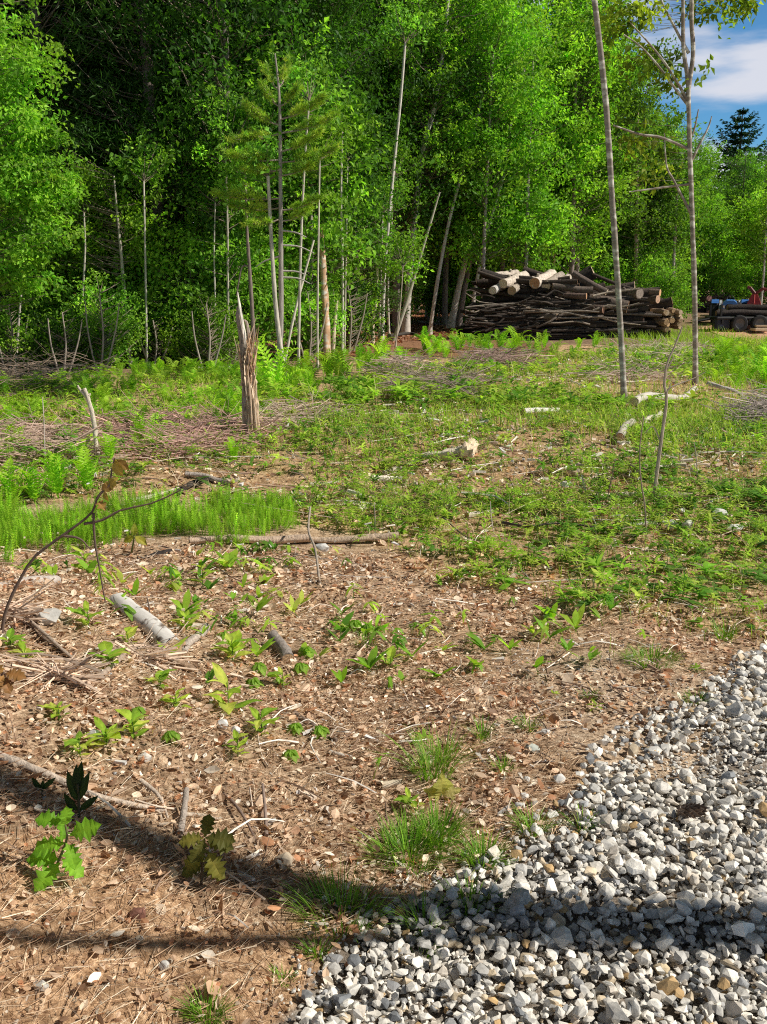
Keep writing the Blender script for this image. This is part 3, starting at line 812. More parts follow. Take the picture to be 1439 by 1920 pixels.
def make_log(name, label, cat, p0, p1, r0, r1, mat='logbark', tint=(.13, .095, .07), ends=True, group=None, seed=0, sides=14, rings=9, rough=.05, bow=0.03, etint=None, kind=None):
    r = np.random.default_rng(seed + 900)
    p0 = np.asarray(p0, float); p1 = np.asarray(p1, float)
    c = (p0 + p1) / 2; L = np.linalg.norm(p1 - p0); d = (p1 - p0) / L
    e = norm(np.cross(d, [0, 0, 1.0]) + 1e-6)
    mids = [p0 - c] + [p0 + (p1 - p0) * t - c + (e * r.normal(0, bow) + np.array([0, 0, 1.0]) * r.normal(0, bow * .5)) * min(1, L) for t in (.33, .66)] + [p1 - c]
    pts = curve(mids, rings)
    mb = MB()
    tube(mb, pts, np.linspace(r0, r1, rings), sides, np.array(tint) * np.exp(r.normal(0, .15)), rough=rough, seed=seed, cap=True)
    # a knot or two left by the trimmed limbs
    for k in range(r.integers(0, 3) if L > .5 else 0):
        t = r.integers(1, rings - 1); n_ = norm(r.normal(0, 1, 3)); n_ = norm(n_ - np.dot(n_, d) * d); rr = r0 + (r1 - r0) * t / rings
        tube(mb, [pts[t], pts[t] + n_ * rr * 1.5], [rr * .4, rr * .25], 6, np.array(tint) * .9, rough=.1, seed=k, cap=True)
    o = mb.build(name, M[mat], smooth=True); o.location = [float(k) for k in c]
    if ends:
        te = np.array(etint if etint is not None else WOOD_END[seed % 3]) * np.exp(r.normal(0, .12))
        cut_face(o, pts[0] - norm(pts[1] - pts[0]) * .004, -(pts[1] - pts[0]), r0 * .98, te, seed)
        cut_face(o, pts[-1] + norm(pts[-1] - pts[-2]) * .004, pts[-1] - pts[-2], r1 * .98, te, seed + 1)
    return tag(o, label, cat, group, kind)

def log_px(name, label, cat, a, b, w0, w1, lift0=1.0, lift1=1.0, **kw):
    p0 = ground_at(*a); p1 = ground_at(*b); r0 = rpx(w0, p0); r1 = rpx(w1, p1)
    if p0[1] > 5.6: q_ = .9 if p0[1] < 9 else 2.2; lift0 += q_; lift1 += q_; r0 *= 1.12; r1 *= 1.12
    p0 = p0 + [0, 0, r0 * .75 * lift0]; p1 = p1 + [0, 0, r1 * .75 * lift1]
    return make_log(name, label, cat, p0, p1, r0, r1, **kw)

def branch_px(name, label, cat, px, w0, w1, lifts=None, forks=(), mat='twig', tint=(.36, .28, .21), n=18, sides=7, rough=.08, seed=0, group=None):
    P = []
    for i, p in enumerate(px):
        g = ground_at(*p); l = lifts[i] if lifts is not None else 0.0
        P.append(g + [0, 0, l])
    rads = np.linspace(rpx(w0, P[0]), rpx(w1, P[-1]), n)
    P = np.array(P); P[:, 2] += rads[0] * .8
    c = P.mean(0); mb = MB(); tube(mb, curve(P, n) - c, rads, sides, tint, rough=rough, seed=seed)
    for fk in forks:
        Q = np.array([ground_at(*p[:2]) + [0, 0, p[2] if len(p) > 2 else .01] for p in fk]); 
        rr = np.linspace(rads[0] * .55, rads[-1] * .5, 10)
        tube(mb, curve(Q, 10) - c, rr, 5, tint, rough=rough, seed=seed + 3)
    o = mb.build(name, M[mat], smooth=True); o.location = [float(k) for k in c]
    return tag(o, label, cat, group)

def stem_pts(px, dy=None, sink=.15):
    """points of an upright stem whose foot is at the first pixel; the rest stand above it at its depth"""
    g = ground_at(*px[0]); out = [g - [0, 0, sink], g]
    for i, p in enumerate(px[1:]):
        out.append(at(p[0], p[1], g[1] + (dy[i] if dy is not None else 0)))
    return g, np.array(out)

def stem(mb, g, pts, w0, w1, sides=10, n=26, tint=(.2, .17, .14), rough=.04, seed=0, wob=0.0):
    c = curve(pts, n) - g
    if wob:
        r = np.random.default_rng(seed); c[2:, :2] += np.cumsum(r.normal(0, wob, (n - 2, 2)), 0) * .5
    rad = np.linspace(0.5 * w0 * g[1] / F0, 0.5 * w1 * g[1] / F0, n)
    if sides >= 10: rad = rad * (1 + .55 * np.exp(-np.maximum(c[:, 2], 0) / (rad[0] * 2.2 + .02)))      # root flare
    tube(mb, c, rad, sides, tint, rough=rough, seed=seed)
    return c, rad

# --- fallen wood, near to far
log_px('birch_log', 'white birch log with peeling bark lying in the leaves at left', 'log', (222, 1140), (324, 1230), 34, 40, mat='birch', tint=(.86, .82, .76), seed=3, bow=.02, rough=.07, sides=18)
log_px('rotten_log', 'crumbling brown log end lying against the foot of the white birch log', 'log', (290, 1232), (366, 1262), 24, 15, mat='deadwood', tint=(.34, .23, .15), seed=4, rough=.14)
log_px('short_log', 'short grey stick of wood leaning right beside the birch log', 'log', (346, 1228), (388, 1190), 13, 16, mat='deadwood', tint=(.45, .38, .32), seed=5, lift1=2.5)
log_px('log_stub', 'stubby grey log end poking up from the litter at centre left', 'log', (540, 1243), (512, 1210), 24, 21, mat='deadwood', tint=(.28, .24, .21), seed=6, lift1=2.6)
log_px('grey_log', 'smooth grey log running out of the left edge below the horsetail', 'log', (-60, 1108), (108, 1095), 19, 19, mat='bark', tint=(.42, .37, .33), seed=7)
log_px('dark_log', 'blackened log with an orange cut end below the horsetail band', 'log', (258, 1052), (322, 1040), 10, 13, mat='logbark', tint=(.06, .05, .045), seed=8, etint=(.6, .3, .14))
log_px('long_log', 'long pale brown log lying across the ground at the end of the horsetail', 'log', (356, 1023), (580, 1019), 11, 14, mat='deadwood', tint=(.46, .35, .26), seed=9, rings=16, bow=.03)
log_px('split_log', 'long splintered log continuing right of the pale brown log', 'log', (560, 1017), (748, 1016), 9, 14, mat='deadwood', tint=(.52, .40, .29), seed=10, rough=.16, rings=14)
branch_px('dead_branch', 'pale bare branch in the leaf shadow at the lower left', 'branch', [(-30, 1412), (40, 1440), (105, 1466), (160, 1492), (230, 1512), (310, 1528)], 19, 9, mat='deadwood', tint=(.55, .45, .36), forks=[[(265, 1480, .03), (300, 1510, .03), (316, 1540, .01)]], seed=2)
branch_px('dead_stick', 'pale broken stick continuing the bare branch toward the shadow', 'stick', [(350, 1530), (385, 1533), (412, 1540)], 9, 5, mat='deadwood', tint=(.56, .46, .36), seed=3)
branch_px('upright_chunk', 'grey broken stick standing up at the shadow edge', 'stick', [(338, 1568), (346, 1540), (352, 1512)], 15, 10, lifts=(0, .02, .05), mat='deadwood', tint=(.38, .32, .27), seed=5)
branch_px('slanting_stick', 'dark straight stick lying among seedlings at centre left', 'stick', [(552, 1340), (590, 1366), (632, 1392)], 10, 8, tint=(.19, .14, .11), seed=6)
branch_px('forked_twig', 'thin dark twig with a fork on the bare soil at centre', 'twig', [(912, 1408), (930, 1424), (985, 1430), (1040, 1430)], 5, 3, forks=[[(1005, 1410, .01), (1022, 1420, .01), (1042, 1430, .01)]], tint=(.12, .1, .09), seed=7)
branch_px('crooked_twig', 'short dark crooked twig right of the long pale branch', 'twig', [(420, 1492), (440, 1520), (462, 1552), (486, 1590)], 7, 4, lifts=(0, .02, .02, 0), tint=(.2, .14, .11), seed=8)
branch_px('upright_twig', 'dark twig standing up in the dry leaves at centre left', 'twig', [(500, 1570), (498, 1535), (494, 1505)], 8, 5, lifts=(0, .03, .06), tint=(.22, .16, .13), seed=9)
branch_px('brown_branch', 'brown bent branch crossing the litter under the birch log', 'branch', [(140, 1290), (190, 1270), (225, 1240), (250, 1222)], 14, 11, mat='deadwood', tint=(.4, .31, .24), seed=10, forks=[[(60, 1180, .03), (110, 1225, .03), (150, 1250, .01)]])
branch_px('leaf_buried_branch', 'dark half buried branch in the leaves at far left', 'branch', [(20, 1150), (70, 1190), (110, 1225), (140, 1235)], 12, 9, mat='logbark', tint=(.16, .11, .08), seed=11)
branch_px('bark_stick', 'brown stick with peeled end lying below the bent branch', 'stick', [(240, 1320), (262, 1345), (285, 1352)], 12, 9, tint=(.42, .30, .21), mat='deadwood', seed=12)
log_px('arched_log', 'dark weathered log arching off the ground behind the horsetail', 'log', (348, 895), (436, 912), 8, 10, lift0=1.0, mat='deadwood', tint=(.34, .29, .25), seed=13, bow=.06)
branch_px('shadowed_log', 'black log in the shade beneath the arched weathered log', 'log', [(330, 930), (370, 908), (420, 905)], 12, 10, mat='logbark', tint=(.05, .04, .035), seed=14)
branch_px('bleached_stick', 'bleached stick on the ground behind the horsetail band', 'stick', [(246, 944), (290, 933), (340, 918), (370, 905)], 10, 5, mat='deadwood', tint=(.6, .52, .42), seed=15, forks=[[(180, 955, .01), (250, 948, .02), (330, 928, .05)]])
log_px('rotten_stump_log', 'pale crumbling rotten log in the weeds at mid field', 'log', (790, 868), (868, 862), 16, 20, mat='deadwood', tint=(.62, .54, .42), seed=16, rough=.2, ends=False)
log_px('rotten_root', 'broken pale root lump at the right end of the crumbling log', 'root', (872, 866), (888, 848), 22, 14, mat='deadwood', tint=(.6, .48, .34), seed=17, rough=.25, ends=False, lift1=2)
branch_px('debris_branch', 'low weathered branch left of the crumbling rotten log', 'branch', [(720, 890), (760, 878), (800, 862)], 9, 12, mat='deadwood', tint=(.42, .36, .3), seed=18)
log_px('wood_piece', 'short whitish slab of wood lying flat in the weeds at centre', 'wood piece', (702, 905), (756, 905), 11, 9, mat='deadwood', tint=(.74, .68, .58), seed=19, rough=.12)
log_px('wood_piece', 'small bleached slab tilted in the weeds left of the clearing centre', 'wood piece', (675, 964), (690, 953), 9, 8, mat='deadwood', tint=(.66, .6, .5), seed=20)
log_px('weathered_log', 'pale weathered log lying in the grass left of the tall bare pole', 'log', (982, 786), (1046, 781), 11, 9, mat='birch', tint=(.68, .64, .58), seed=21, rough=.08)
log_px('weathered_piece', 'small pale piece of log at the right tip of the weathered log', 'log', (1058, 783), (1084, 779), 7, 6, mat='deadwood', tint=(.62, .56, .48), seed=22, rough=.1)
log_px('fallen_birch', 'long pale fallen birch trunk in the grass at right', 'log', (1188, 778), (1302, 744), 15, 10, lift0=1.7, lift1=1.4, mat='birch', tint=(.60, .55, .48), seed=23, rings=12, bow=.06)
branch_px('bent_bough', 'grey bent bough at the far tip of the fallen birch', 'branch', [(1328, 735), (1350, 744), (1375, 746), (1400, 755)], 9, 5, lifts=(.10, .12, .08, .02), mat='deadwood', tint=(.5, .45, .4), seed=24)
log_px('birch_chunk', 'thick pale birch chunk standing askew at the near end of the fallen birch', 'log', (1162, 836), (1186, 806), 13, 11, mat='birch', tint=(.62, .56, .48), seed=25, lift1=1.2, rough=.08)
log_px('split_billet', 'split whitish billet between the birch chunk and the fallen birch', 'log', (1204, 806), (1238, 788), 10, 9, mat='deadwood', tint=(.66, .6, .5), seed=26, rough=.1)
log_px('white_log', 'straight whitish log in the weeds at right', 'log', (1162, 990), (1238, 990), 10, 9, mat='birch', tint=(.66, .63, .58), seed=27, rough=.05)
log_px('pale_log', 'pale thin log under the leafless sapling', 'log', (1184, 890), (1268, 878), 9, 8, mat='birch', tint=(.68, .63, .55), seed=28, rough=.08)
log_px('thin_log', 'thin pale log just behind the leafless sapling foot', 'log', (1108, 938), (1210, 932), 9, 7, mat='deadwood', tint=(.56, .48, .38), seed=29, rough=.08)
log_px('sunken_log', 'sunken grey log in the weeds right of the sapling foot', 'log', (1226, 938), (1300, 936), 10, 9, mat='deadwood', tint=(.46, .4, .33), seed=30, rough=.12)
log_px('dark_stump', 'small dark rotten stump left of the sapling foot', 'stump', (1150, 920), (1128, 908), 16, 12, mat='deadwood', tint=(.16, .11, .08), seed=31, rough=.2)
log_px('rotten_block', 'brown rotten block of wood behind the leafless sapling', 'stump', (1196, 902), (1206, 886), 16, 13, mat='deadwood', tint=(.22, .14, .1), seed=32, rough=.2)
log_px('chip_log', 'small white piece of wood below the white log at right', 'log', (1250, 1068), (1288, 1070), 9, 6, mat='deadwood', tint=(.66, .6, .52), seed=33)
log_px('mid_log', 'pale log with stripped bark in the weeds at centre right', 'log', (876, 974), (924, 966), 10, 8, mat='deadwood', tint=(.66, .58, .48), seed=34, rough=.1)
log_px('far_log', 'small grey log crossing the weeds behind the white slab', 'log', (580, 914), (636, 908), 7, 6, mat='deadwood', tint=(.48, .42, .36), seed=35)
branch_px('long_twig', 'long thin dark twig on the weeds at centre', 'twig', [(740, 958), (800, 955), (850, 960)], 4, 3, tint=(.14, .11, .1), lifts=(.03, .05, .03), seed=36)
branch_px('black_twig', 'long black curving twig in the weeds at right of centre', 'twig', [(942, 995), (990, 1005), (1050, 1002), (1150, 1006)], 6, 3, tint=(.07, .055, .05), lifts=(.05, .06, .07, .04), seed=37, forks=[[(830, 990, .08), (870, 1012, .03), (900, 1020, .02)]])
branch_px('leaning_twig', 'thin bare twig standing crooked in front of the splintered log', 'twig', [(600, 1096), (592, 1062), (580, 1040), (583, 1012)], 5, 4, lifts=(0, .10, .15, .22), tint=(.3, .25, .2), seed=38)
log_px('cut_chip', 'pale cut wood chip with a knot on the bare soil at lower centre', 'wood chip', (716, 1478), (752, 1473), 14, 13, mat='cutwood', tint=(.78, .66, .5), seed=39, rough=.05)
log_px('pale_splinter', 'long pale splinter of wood beside the gravel at lower centre', 'splinter', (860, 1532), (905, 1520), 7, 4, mat='cutwood', tint=(.75, .64, .52), seed=40)
log_px('split_chip', 'thin split wood chip left of the cut chip', 'wood chip', (620, 1412), (660, 1424), 8, 9, mat='cutwood', tint=(.76, .68, .58), seed=41)
branch_px('buried_log', 'dark log lying in the ferns at the foot of the leaning pine', 'log', [(508, 720), (560, 728), (590, 738)], 9, 8, mat='logbark', tint=(.05, .045, .04), seed=42)
log_px('edge_log', 'pale fallen log at the foot of the wood left of the shattered stump', 'log', (370, 700), (432, 697), 7, 6, mat='deadwood', tint=(.4, .36, .3), seed=43)
branch_px('forest_log', 'fallen trunk on the leaf covered floor of the wood', 'log', [(900, 612), (840, 612), (780, 606), (740, 612)], 7, 5, mat='deadwood', tint=(.3, .23, .18), seed=44)
branch_px('forest_branch', 'dark branch on the ground under the leaning trunks by the log pile', 'branch', [(730, 640), (770, 634), (800, 640)], 8, 5, mat='logbark', tint=(.07, .06, .05), lifts=(.1, .1, 0), seed=45)
branch_px('curved_stick', 'small white curved stick sticking out of the weeds at mid field', 'stick', [(790, 783), (797, 776), (793, 767)], 5, 3, lifts=(0, .05, .12), tint=(.7, .66, .6), seed=46)

# --- rocks lying apart from the gravel
def rock_px(label, px, py, wpx, hpx, tint, seed, name='rock', cat='rock'):
    g = ground_at(px, py); s = wpx * zc(g) / F0; hgt = hpx * zc(g) / F0 * 1.15
    if g[1] > 5.6: g = g + [0, 0, hgt * .5]; s *= 1.15; hgt *= 1.2
    v, f = hull(seed + 400, 34, (1.12, .85, 1.0))
    bm = bmesh.new()
    vs = [bm.verts.new(k) for k in v]
    for q in f: bm.faces.new([vs[i] for i in q])
    bmesh.ops.bevel(bm, geom=bm.edges[:], offset=.035, segments=1, affect='EDGES', clamp_overlap=True)
    bmesh.ops.triangulate(bm, faces=bm.faces[:]); bm.verts.index_update()
    v = np.array([k.co[:] for k in bm.verts]); f = np.array([[k.index for k in q.verts] for q in bm.faces]); bm.free()
    mb = MB(); r = np.random.default_rng(seed)
    mb.add((v @ rotz(np.array(r.uniform(-.5, .5))).T) * np.array([s, s, hgt]) + np.array([0, 0, hgt * .33]), f, tint)
    o = mb.build(name, M['stone']); o.location = [float(k) for k in g]
    return tag(o, label, cat)
rock_px('large grey speckled rock in the leaves at the left edge', 92, 1168, 56, 34, (.52, .5, .46), 1)
rock_px('small white rock just left of the large grey rock', 48, 1150, 24, 20, (.68, .66, .6), 2)
rock_px('tan angular rock beside the tree shadow at left centre', 532, 1622, 40, 30, (.62, .5, .36), 3)
rock_px('white angular stone apart from the gravel, upper one on the soil', 1048, 1468, 27, 20, (.72, .7, .66), 4)
rock_px('flat pale green grey stone right of the forked twig', 998, 1408, 32, 15, (.5, .53, .47), 5)
rock_px('white stone on the soil above the flat grey stone', 1022, 1378, 21, 14, (.7, .69, .66), 6)
rock_px('small white stone left of the angular stone at the gravel edge', 988, 1466, 14, 13, (.72, .7, .66), 7)
rock_px('white stone at the left tip of the gravel beside a pale splinter', 975, 1520, 24, 20, (.68, .66, .62), 8)
rock_px('oval white stone between the gravel and the angular stone', 982, 1498, 22, 13, (.72, .7, .66), 9)
rock_px('reddish brown lump of rock on the sandy bank', 260, 1722, 36, 24, (.22, .10, .07), 10)
rock_px('tan curled piece of stone in front of the shaded oak sapling', 322, 1650, 26, 30, (.66, .52, .33), 11)
rock_px('grey pebble on the sandy bank near the lower left corner', 78, 1855, 30, 22, (.5, .47, .42), 12)
rock_px('pale grey round pebble on the sand right of the grey pebble', 308, 1818, 24, 20, (.56, .53, .49), 13)
rock_px('white quartz lump in the leaves below the birch log', 418, 1366, 24, 22, (.74, .72, .68), 14)
rock_px('white quartz lump touching the right side of its twin', 442, 1376, 18, 18, (.74, .72, .68), 15)
rock_px('pointed pale stone in the seedlings at lower left', 272, 1428, 26, 20, (.72, .66, .58), 16)
rock_px('white stone with a sharp top among green leaves at left', 178, 1388, 26, 26, (.76, .72, .68), 17)
rock_px('white rock in the weeds at the far right', 1348, 976, 30, 14, (.7, .68, .64), 18)
rock_px('white rock in the weeds lower than the others at far right', 1378, 1002, 30, 12, (.72, .7, .66), 19)
rock_px('pale rock just right of the straight whitish log', 1258, 998, 22, 15, (.7, .68, .64), 20)
rock_px('pale rock in the weeds, second to the right of the whitish log', 1290, 998, 24, 15, (.66, .64, .6), 21)
rock_px('pale rock above the straight whitish log', 1276, 966, 16, 9, (.7, .68, .64), 22)
rock_px('pale stone by the rotten stump in the weeds at right', 1062, 918, 24, 10, (.72, .7, .66), 23)
rock_px('tan stone at the edge of the weeds at centre', 872, 1104, 18, 18, (.5, .34, .2), 24)
rock_px('whitish rock near the splintered long log', 604, 1042, 26, 15, (.7, .68, .64), 25)
rock_px('tan stone lying on top of the gravel left of the shadow', 928, 1772, 36, 26, (.62, .47, .28), 26)
rock_px('amber stone lying on the gravel below the shadow band', 1208, 1800, 24, 26, (.58, .40, .2), 27)
rock_px('pale tan stone on the gravel below the amber stone', 1240, 1826, 34, 26, (.66, .54, .36), 28)
# pine cone on the gravel: overlapping scales round a core
def pine_cone():
    g = ground_at(1292, 1548) + [0, 0, .05]; mb = MB(); r = np.random.default_rng(5)
    C, D, Nn = [], [], []
    for i in range(70):
        t = i / 70; a = i * 2.4; rad = .016 * math.sin(PI * (t * .8 + .15))
        C.append((t * .085 - .042, rad * math.cos(a) * .5, rad * math.sin(a) * .5)); D.append((.5, math.cos(a), math.sin(a))); Nn.append((-1, math.cos(a) * .3, math.sin(a) * .3))
    leaves(mb, np.array(C), np.array(D), np.array(Nn), np.full(70, .021), np.full(70, .017), tints(70, r, [(.2, .14, .1), (.3, .22, .16)]))
    tube(mb, [(-.042, 0, 0), (0, 0, 0), (.042, 0, 0)], [.006, .012, .004], 6, (.15, .1, .07))
    o = mb.build('pine_cone', M['litter']); o.location = [float(k) for k in g]; o.rotation_euler = (0, .1, .3)
    tag(o, 'brown open pine cone lying on the gravel', 'pine cone')
pine_cone()

# --- shattered stump
def shattered_stump():
    g, pts = stem_pts([(474, 826), (470, 750), (464, 690), (462, 640)], sink=.2)
    root = thing('shattered_stump', 'tall shattered tree stump with a jagged splintered top', 'stump', g)
    r = np.random.default_rng(3); k = g[1] / F0
    def jag(mb, P, rad, sides, tint, top, seed, squash=1.0):
        n = 30; c = curve(P, n)
        v = tube(mb, c, rad, sides, tint, rough=.05, seed=seed, cap=False, squash=squash, groove=.3)
        return v
    # body: grooved tube whose top ring is torn to different heights
    mb = MB(); sides = 40; n = 34
    c = curve(pts - g, n); ang = np.arange(sides) / sides * 2 * PI
    gro = 1 - .42 * r.uniform(0, 1, sides) ** 1.6
    base_r = np.interp(np.linspace(0, 1, n), [0, .2, .35, 1], [22 * k, 17.5 * k, 15 * k, 12.5 * k])
    topcut = .70 + .10 * np.cos(ang - PI * 1.0) + r.uniform(-.1, .16, sides)
    v = []
    for i in range(n):
        t = i / (n - 1)
        rr = base_r[i] * gro * (1 + r.normal(0, .06, sides) + .10 * np.sin(ang * 3 + i * .35))
        p = c[i] + np.stack([np.cos(ang) * rr, np.sin(ang) * rr, np.zeros(sides)], -1)
        v.append(p)
    v = np.array(v)
    for j in range(sides):
        cut = topcut[j] * v[-1, j, 2]
        over = v[:, j, 2] > cut
        v[over, j, 2] = cut + (v[over, j, 2] - cut) * .05
        sh = np.clip((v[:, j, 2] - cut + .12) / .12, 0, 1)[:, None]
        v[:, j, :2] = v[:, j, :2] * (1 - .25 * sh) + c[:, :2] * .25 * sh
    v = v.reshape(-1, 3); i = np.arange(n - 1)[:, None] * sides; j = np.arange(sides)[None]; kk = (j + 1) % sides
    tt = np.array([(.50, .36, .25), (.27, .19, .14), (.66, .52, .39), (.15, .11, .09)])[r.choice(4, sides, p=[.4, .25, .25, .1])]
    mb.add(v, np.stack([i + j, i + kk, i + sides + kk, i + sides + j], -1).reshape(-1, 4), np.tile(tt, (n, 1)) * np.exp(r.normal(0, .25, (n * sides, 1))))
    mb.add(np.concatenate([v[-sides:], (v[-sides:].mean(0) - [0, 0, .1])[None]]), np.stack([np.arange(sides), (np.arange(sides) + 1) % sides, np.full(sides, sides)], -1), (.2, .12, .08))
    mb.build('trunk', M['deadwood'], root)
    # the tall slab still standing on the left side, then a thin spike
    mb = MB(); P = np.array([at(p[0], p[1], g[1] + .02) for p in [(462, 770), (461, 700), (456, 640), (449, 600), (446, 574)]]) - g
    tube(mb, curve(P, 22), np.interp(np.linspace(0, 1, 22), [0, .4, .8, 1], [13 * k, 11 * k, 8 * k, 3 * k]), 16, (.30, .24, .20), rough=.07, seed=4, groove=.35, squash=.7)
    P = np.array([at(p[0], p[1], g[1] + .04) for p in [(462, 690), (468, 660), (464, 610), (458, 600)]]) - g
    tube(mb, curve(P, 10), np.linspace(8 * k, 2 * k, 10), 8, (.42, .34, .28), rough=.1, seed=5, groove=.3)
    mb.build('standing_slab', M['deadwood'], root)
    mb = MB(); P = np.array([at(p[0], p[1], g[1]) for p in [(461, 660), (455, 610), (449, 570), (446, 548)]]) - g
    tube(mb, curve(P, 10), np.linspace(5 * k, 1 * k, 10), 6, (.72, .66, .58), rough=.1, seed=6)
    mb.build('splinter', M['deadwood'], root)
    mb = MB()
    for q in range(26):
        z0 = r.uniform(610, 690); x0 = r.uniform(450, 478)
        a = at(x0, z0 + 40, g[1] - .03) - g; b = at(x0 + r.normal(0, 10), z0 - r.uniform(-5, 30), g[1] - .03 + r.normal(0, .06)) - g
        tube(mb, [a, (a + b) / 2, b], [.009, .006, .001], 4, [(.55, .34, .2), (.66, .48, .32), (.4, .24, .15)][q % 3], rough=.1, seed=q)
    mb.build('torn_fibre', M['deadwood'], root)
shattered_stump()

# --- upright snags and stubs
def snag(name, label, px, w0, w1, mat='deadwood', tint=(.5, .4, .3), cat='snag', rough=.08, groove=0, seed=0, forks=(), sides=10):
    g, pts = stem_pts(px); mb = MB()
    n = 22; c = curve(pts, n) - g; rad = np.linspace(.5 * w0 * g[1] / F0, .5 * w1 * g[1] / F0, n)
    tube(mb, c, rad, sides, tint, rough=rough, seed=seed, groove=groove)
    for fk in forks:
        P = np.array([at(p[0], p[1], g[1] + (p[2] if len(p) > 2 else 0)) for p in fk]) - g
        tube(mb, curve(P, 8), np.linspace(rad[-1] * .8 + .002, rad[-1] * .3 + .001, 8), 5, tint, rough=rough, seed=seed + 1)
    o = mb.build(name, M[mat], smooth=groove == 0); o.location = [float(k) for k in g]
    return tag(o, label, cat)
snag('broken_pole', 'thin bleached broken pole standing at left with a knobbed top', [(182, 870), (178, 800), (168, 755), (158, 728)], 10, 8, tint=(.6, .52, .42), forks=[[(164, 745), (150, 730), (146, 722)], [(164, 745), (170, 738)]], seed=1)
snag('orange_snag', 'broken snag with peeling orange bark left of the forest floor', [(613, 676), (611, 600), (607, 520), (602, 440), (600, 428)], 17, 9, mat='barkband', tint=(.52, .33, .2), rough=.12, seed=2)
snag('pale_stub', 'pale broken stub beside the orange snag', [(624, 672), (627, 620), (632, 562)], 9, 6, tint=(.62, .52, .38), seed=3)
snag('twin_stub', 'pair of short pale stubs at the wood edge', [(590, 668), (589, 630), (588, 600)], 5, 4, tint=(.6, .5, .36), seed=4, forks=[[(598, 668), (597, 640), (598, 618)]])
snag('light_stake', 'light brown broken stem standing on the reddish forest floor', [(699, 645), (700, 600), (706, 560), (708, 500)], 8, 5, tint=(.62, .5, .36), seed=5)
snag('red_stub', 'short reddish stump deep on the forest floor', [(722, 590), (722, 560), (721, 545)], 13, 11, tint=(.5, .3, .22), seed=6, rough=.15)
snag('white_stick', 'thin whitish stick leaning right against the wood edge', [(532, 694), (550, 600), (570, 520), (589, 450)], 6, 4, mat='twig', tint=(.62, .57, .48), seed=7)
snag('leaning_pole', 'long thin dead pole leaning right before the wood', [(738, 642), (765, 560), (795, 460), (825, 360)], 9, 3, mat='bark', tint=(.46, .42, .34), seed=8)
snag('snag', 'grey broken trunk at the left end of the log pile', [(897, 600), (895, 540), (893, 490), (896, 448)], 17, 14, mat='bark', tint=(.42, .36, .32), seed=9)
snag('mossy_snag', 'broken dark snag on the forest floor left of the log pile', [(818, 590), (816, 560), (814, 500)], 13, 10, mat='bark', tint=(.3, .27, .2), seed=10)

# --- leafless sapling at right, twigs
def sapling_bare():
    g, pts = stem_pts([(1226, 935), (1238, 840), (1250, 752), (1246, 720), (1252, 680), (1265, 650), (1280, 612)])
    root = thing('bare_sapling', 'slender leafless sapling with a kinked stem at right', 'sapling', g)
    mb = MB(); stem(mb, g, pts, 8.5, 2.5, 7, 30, (.38, .3, .24), seed=2); mb.build('stem', M['twig'], root)
    for pts in ([(1249, 735), (1262, 724), (1300, 710), (1322, 698)], [(1252, 690), (1262, 672), (1262, 665)], [(1249, 740), (1256, 725), (1258, 718)], [(1240, 830), (1225, 800), (1210, 812)]):
        mb = MB(); P = np.array([at(x, y, g[1]) for x, y in pts]) - g
        tube(mb, curve(P, 8), np.linspace(.008, .003, 8), 5, (.42, .34, .27)); mb.build('side_twig', M['twig'], root)
sapling_bare()
def upright_twig(label, px, w=4, tint=(.3, .22, .18), seed=0):
    g, pts = stem_pts(px, sink=.03); mb = MB(); stem(mb, g, pts, w, w * .5, 5, 12, tint, seed=seed)
    o = mb.build('dead_shoot', M['twig'], smooth=True); o.location = [float(k) for k in g]; tag(o, label, 'twig', )
upright_twig('thin dark bare shoot curving up left of the leafless sapling', [(1212, 1010), (1210, 950), (1202, 900), (1200, 840), (1208, 780)], 4, seed=1)
upright_twig('short whitish dead shoot in the weeds left of the sapling', [(1102, 935), (1096, 910), (1091, 890)], 5, (.55, .5, .44), 2)
upright_twig('dark slanting shoot beside the whitish dead shoot', [(1128, 955), (1140, 930), (1152, 870)], 4, (.2, .13, .1), 3)
upright_twig('fine bare shoot in the weeds right of the sapling', [(1308, 900), (1306, 860), (1302, 830)], 3, (.4, .34, .26), 4)
upright_twig('grey broken shoot standing in the leafy patch at right', [(1156, 1026), (1152, 1010)], 9, (.5, .47, .44), 5)
upright_twig('thin leafless shoot at the centre of the clearing', [(704, 1000), (703, 960), (702, 942)], 3, (.35, .3, .25), 6)
upright_twig('fine leafless shoot in the weeds at centre right', [(926, 1000), (921, 965), (920, 940)], 3, (.5, .45, .38), 7)
upright_twig('hair thin pale shoot in the brush at far left', [(85, 880), (83, 800), (80, 745)], 3, (.5, .42, .38), 8)
upright_twig('dark bare shoot standing in front of the birch log', [(282, 1168), (280, 1140), (276, 1120)], 5, (.15, .11, .09), 9)

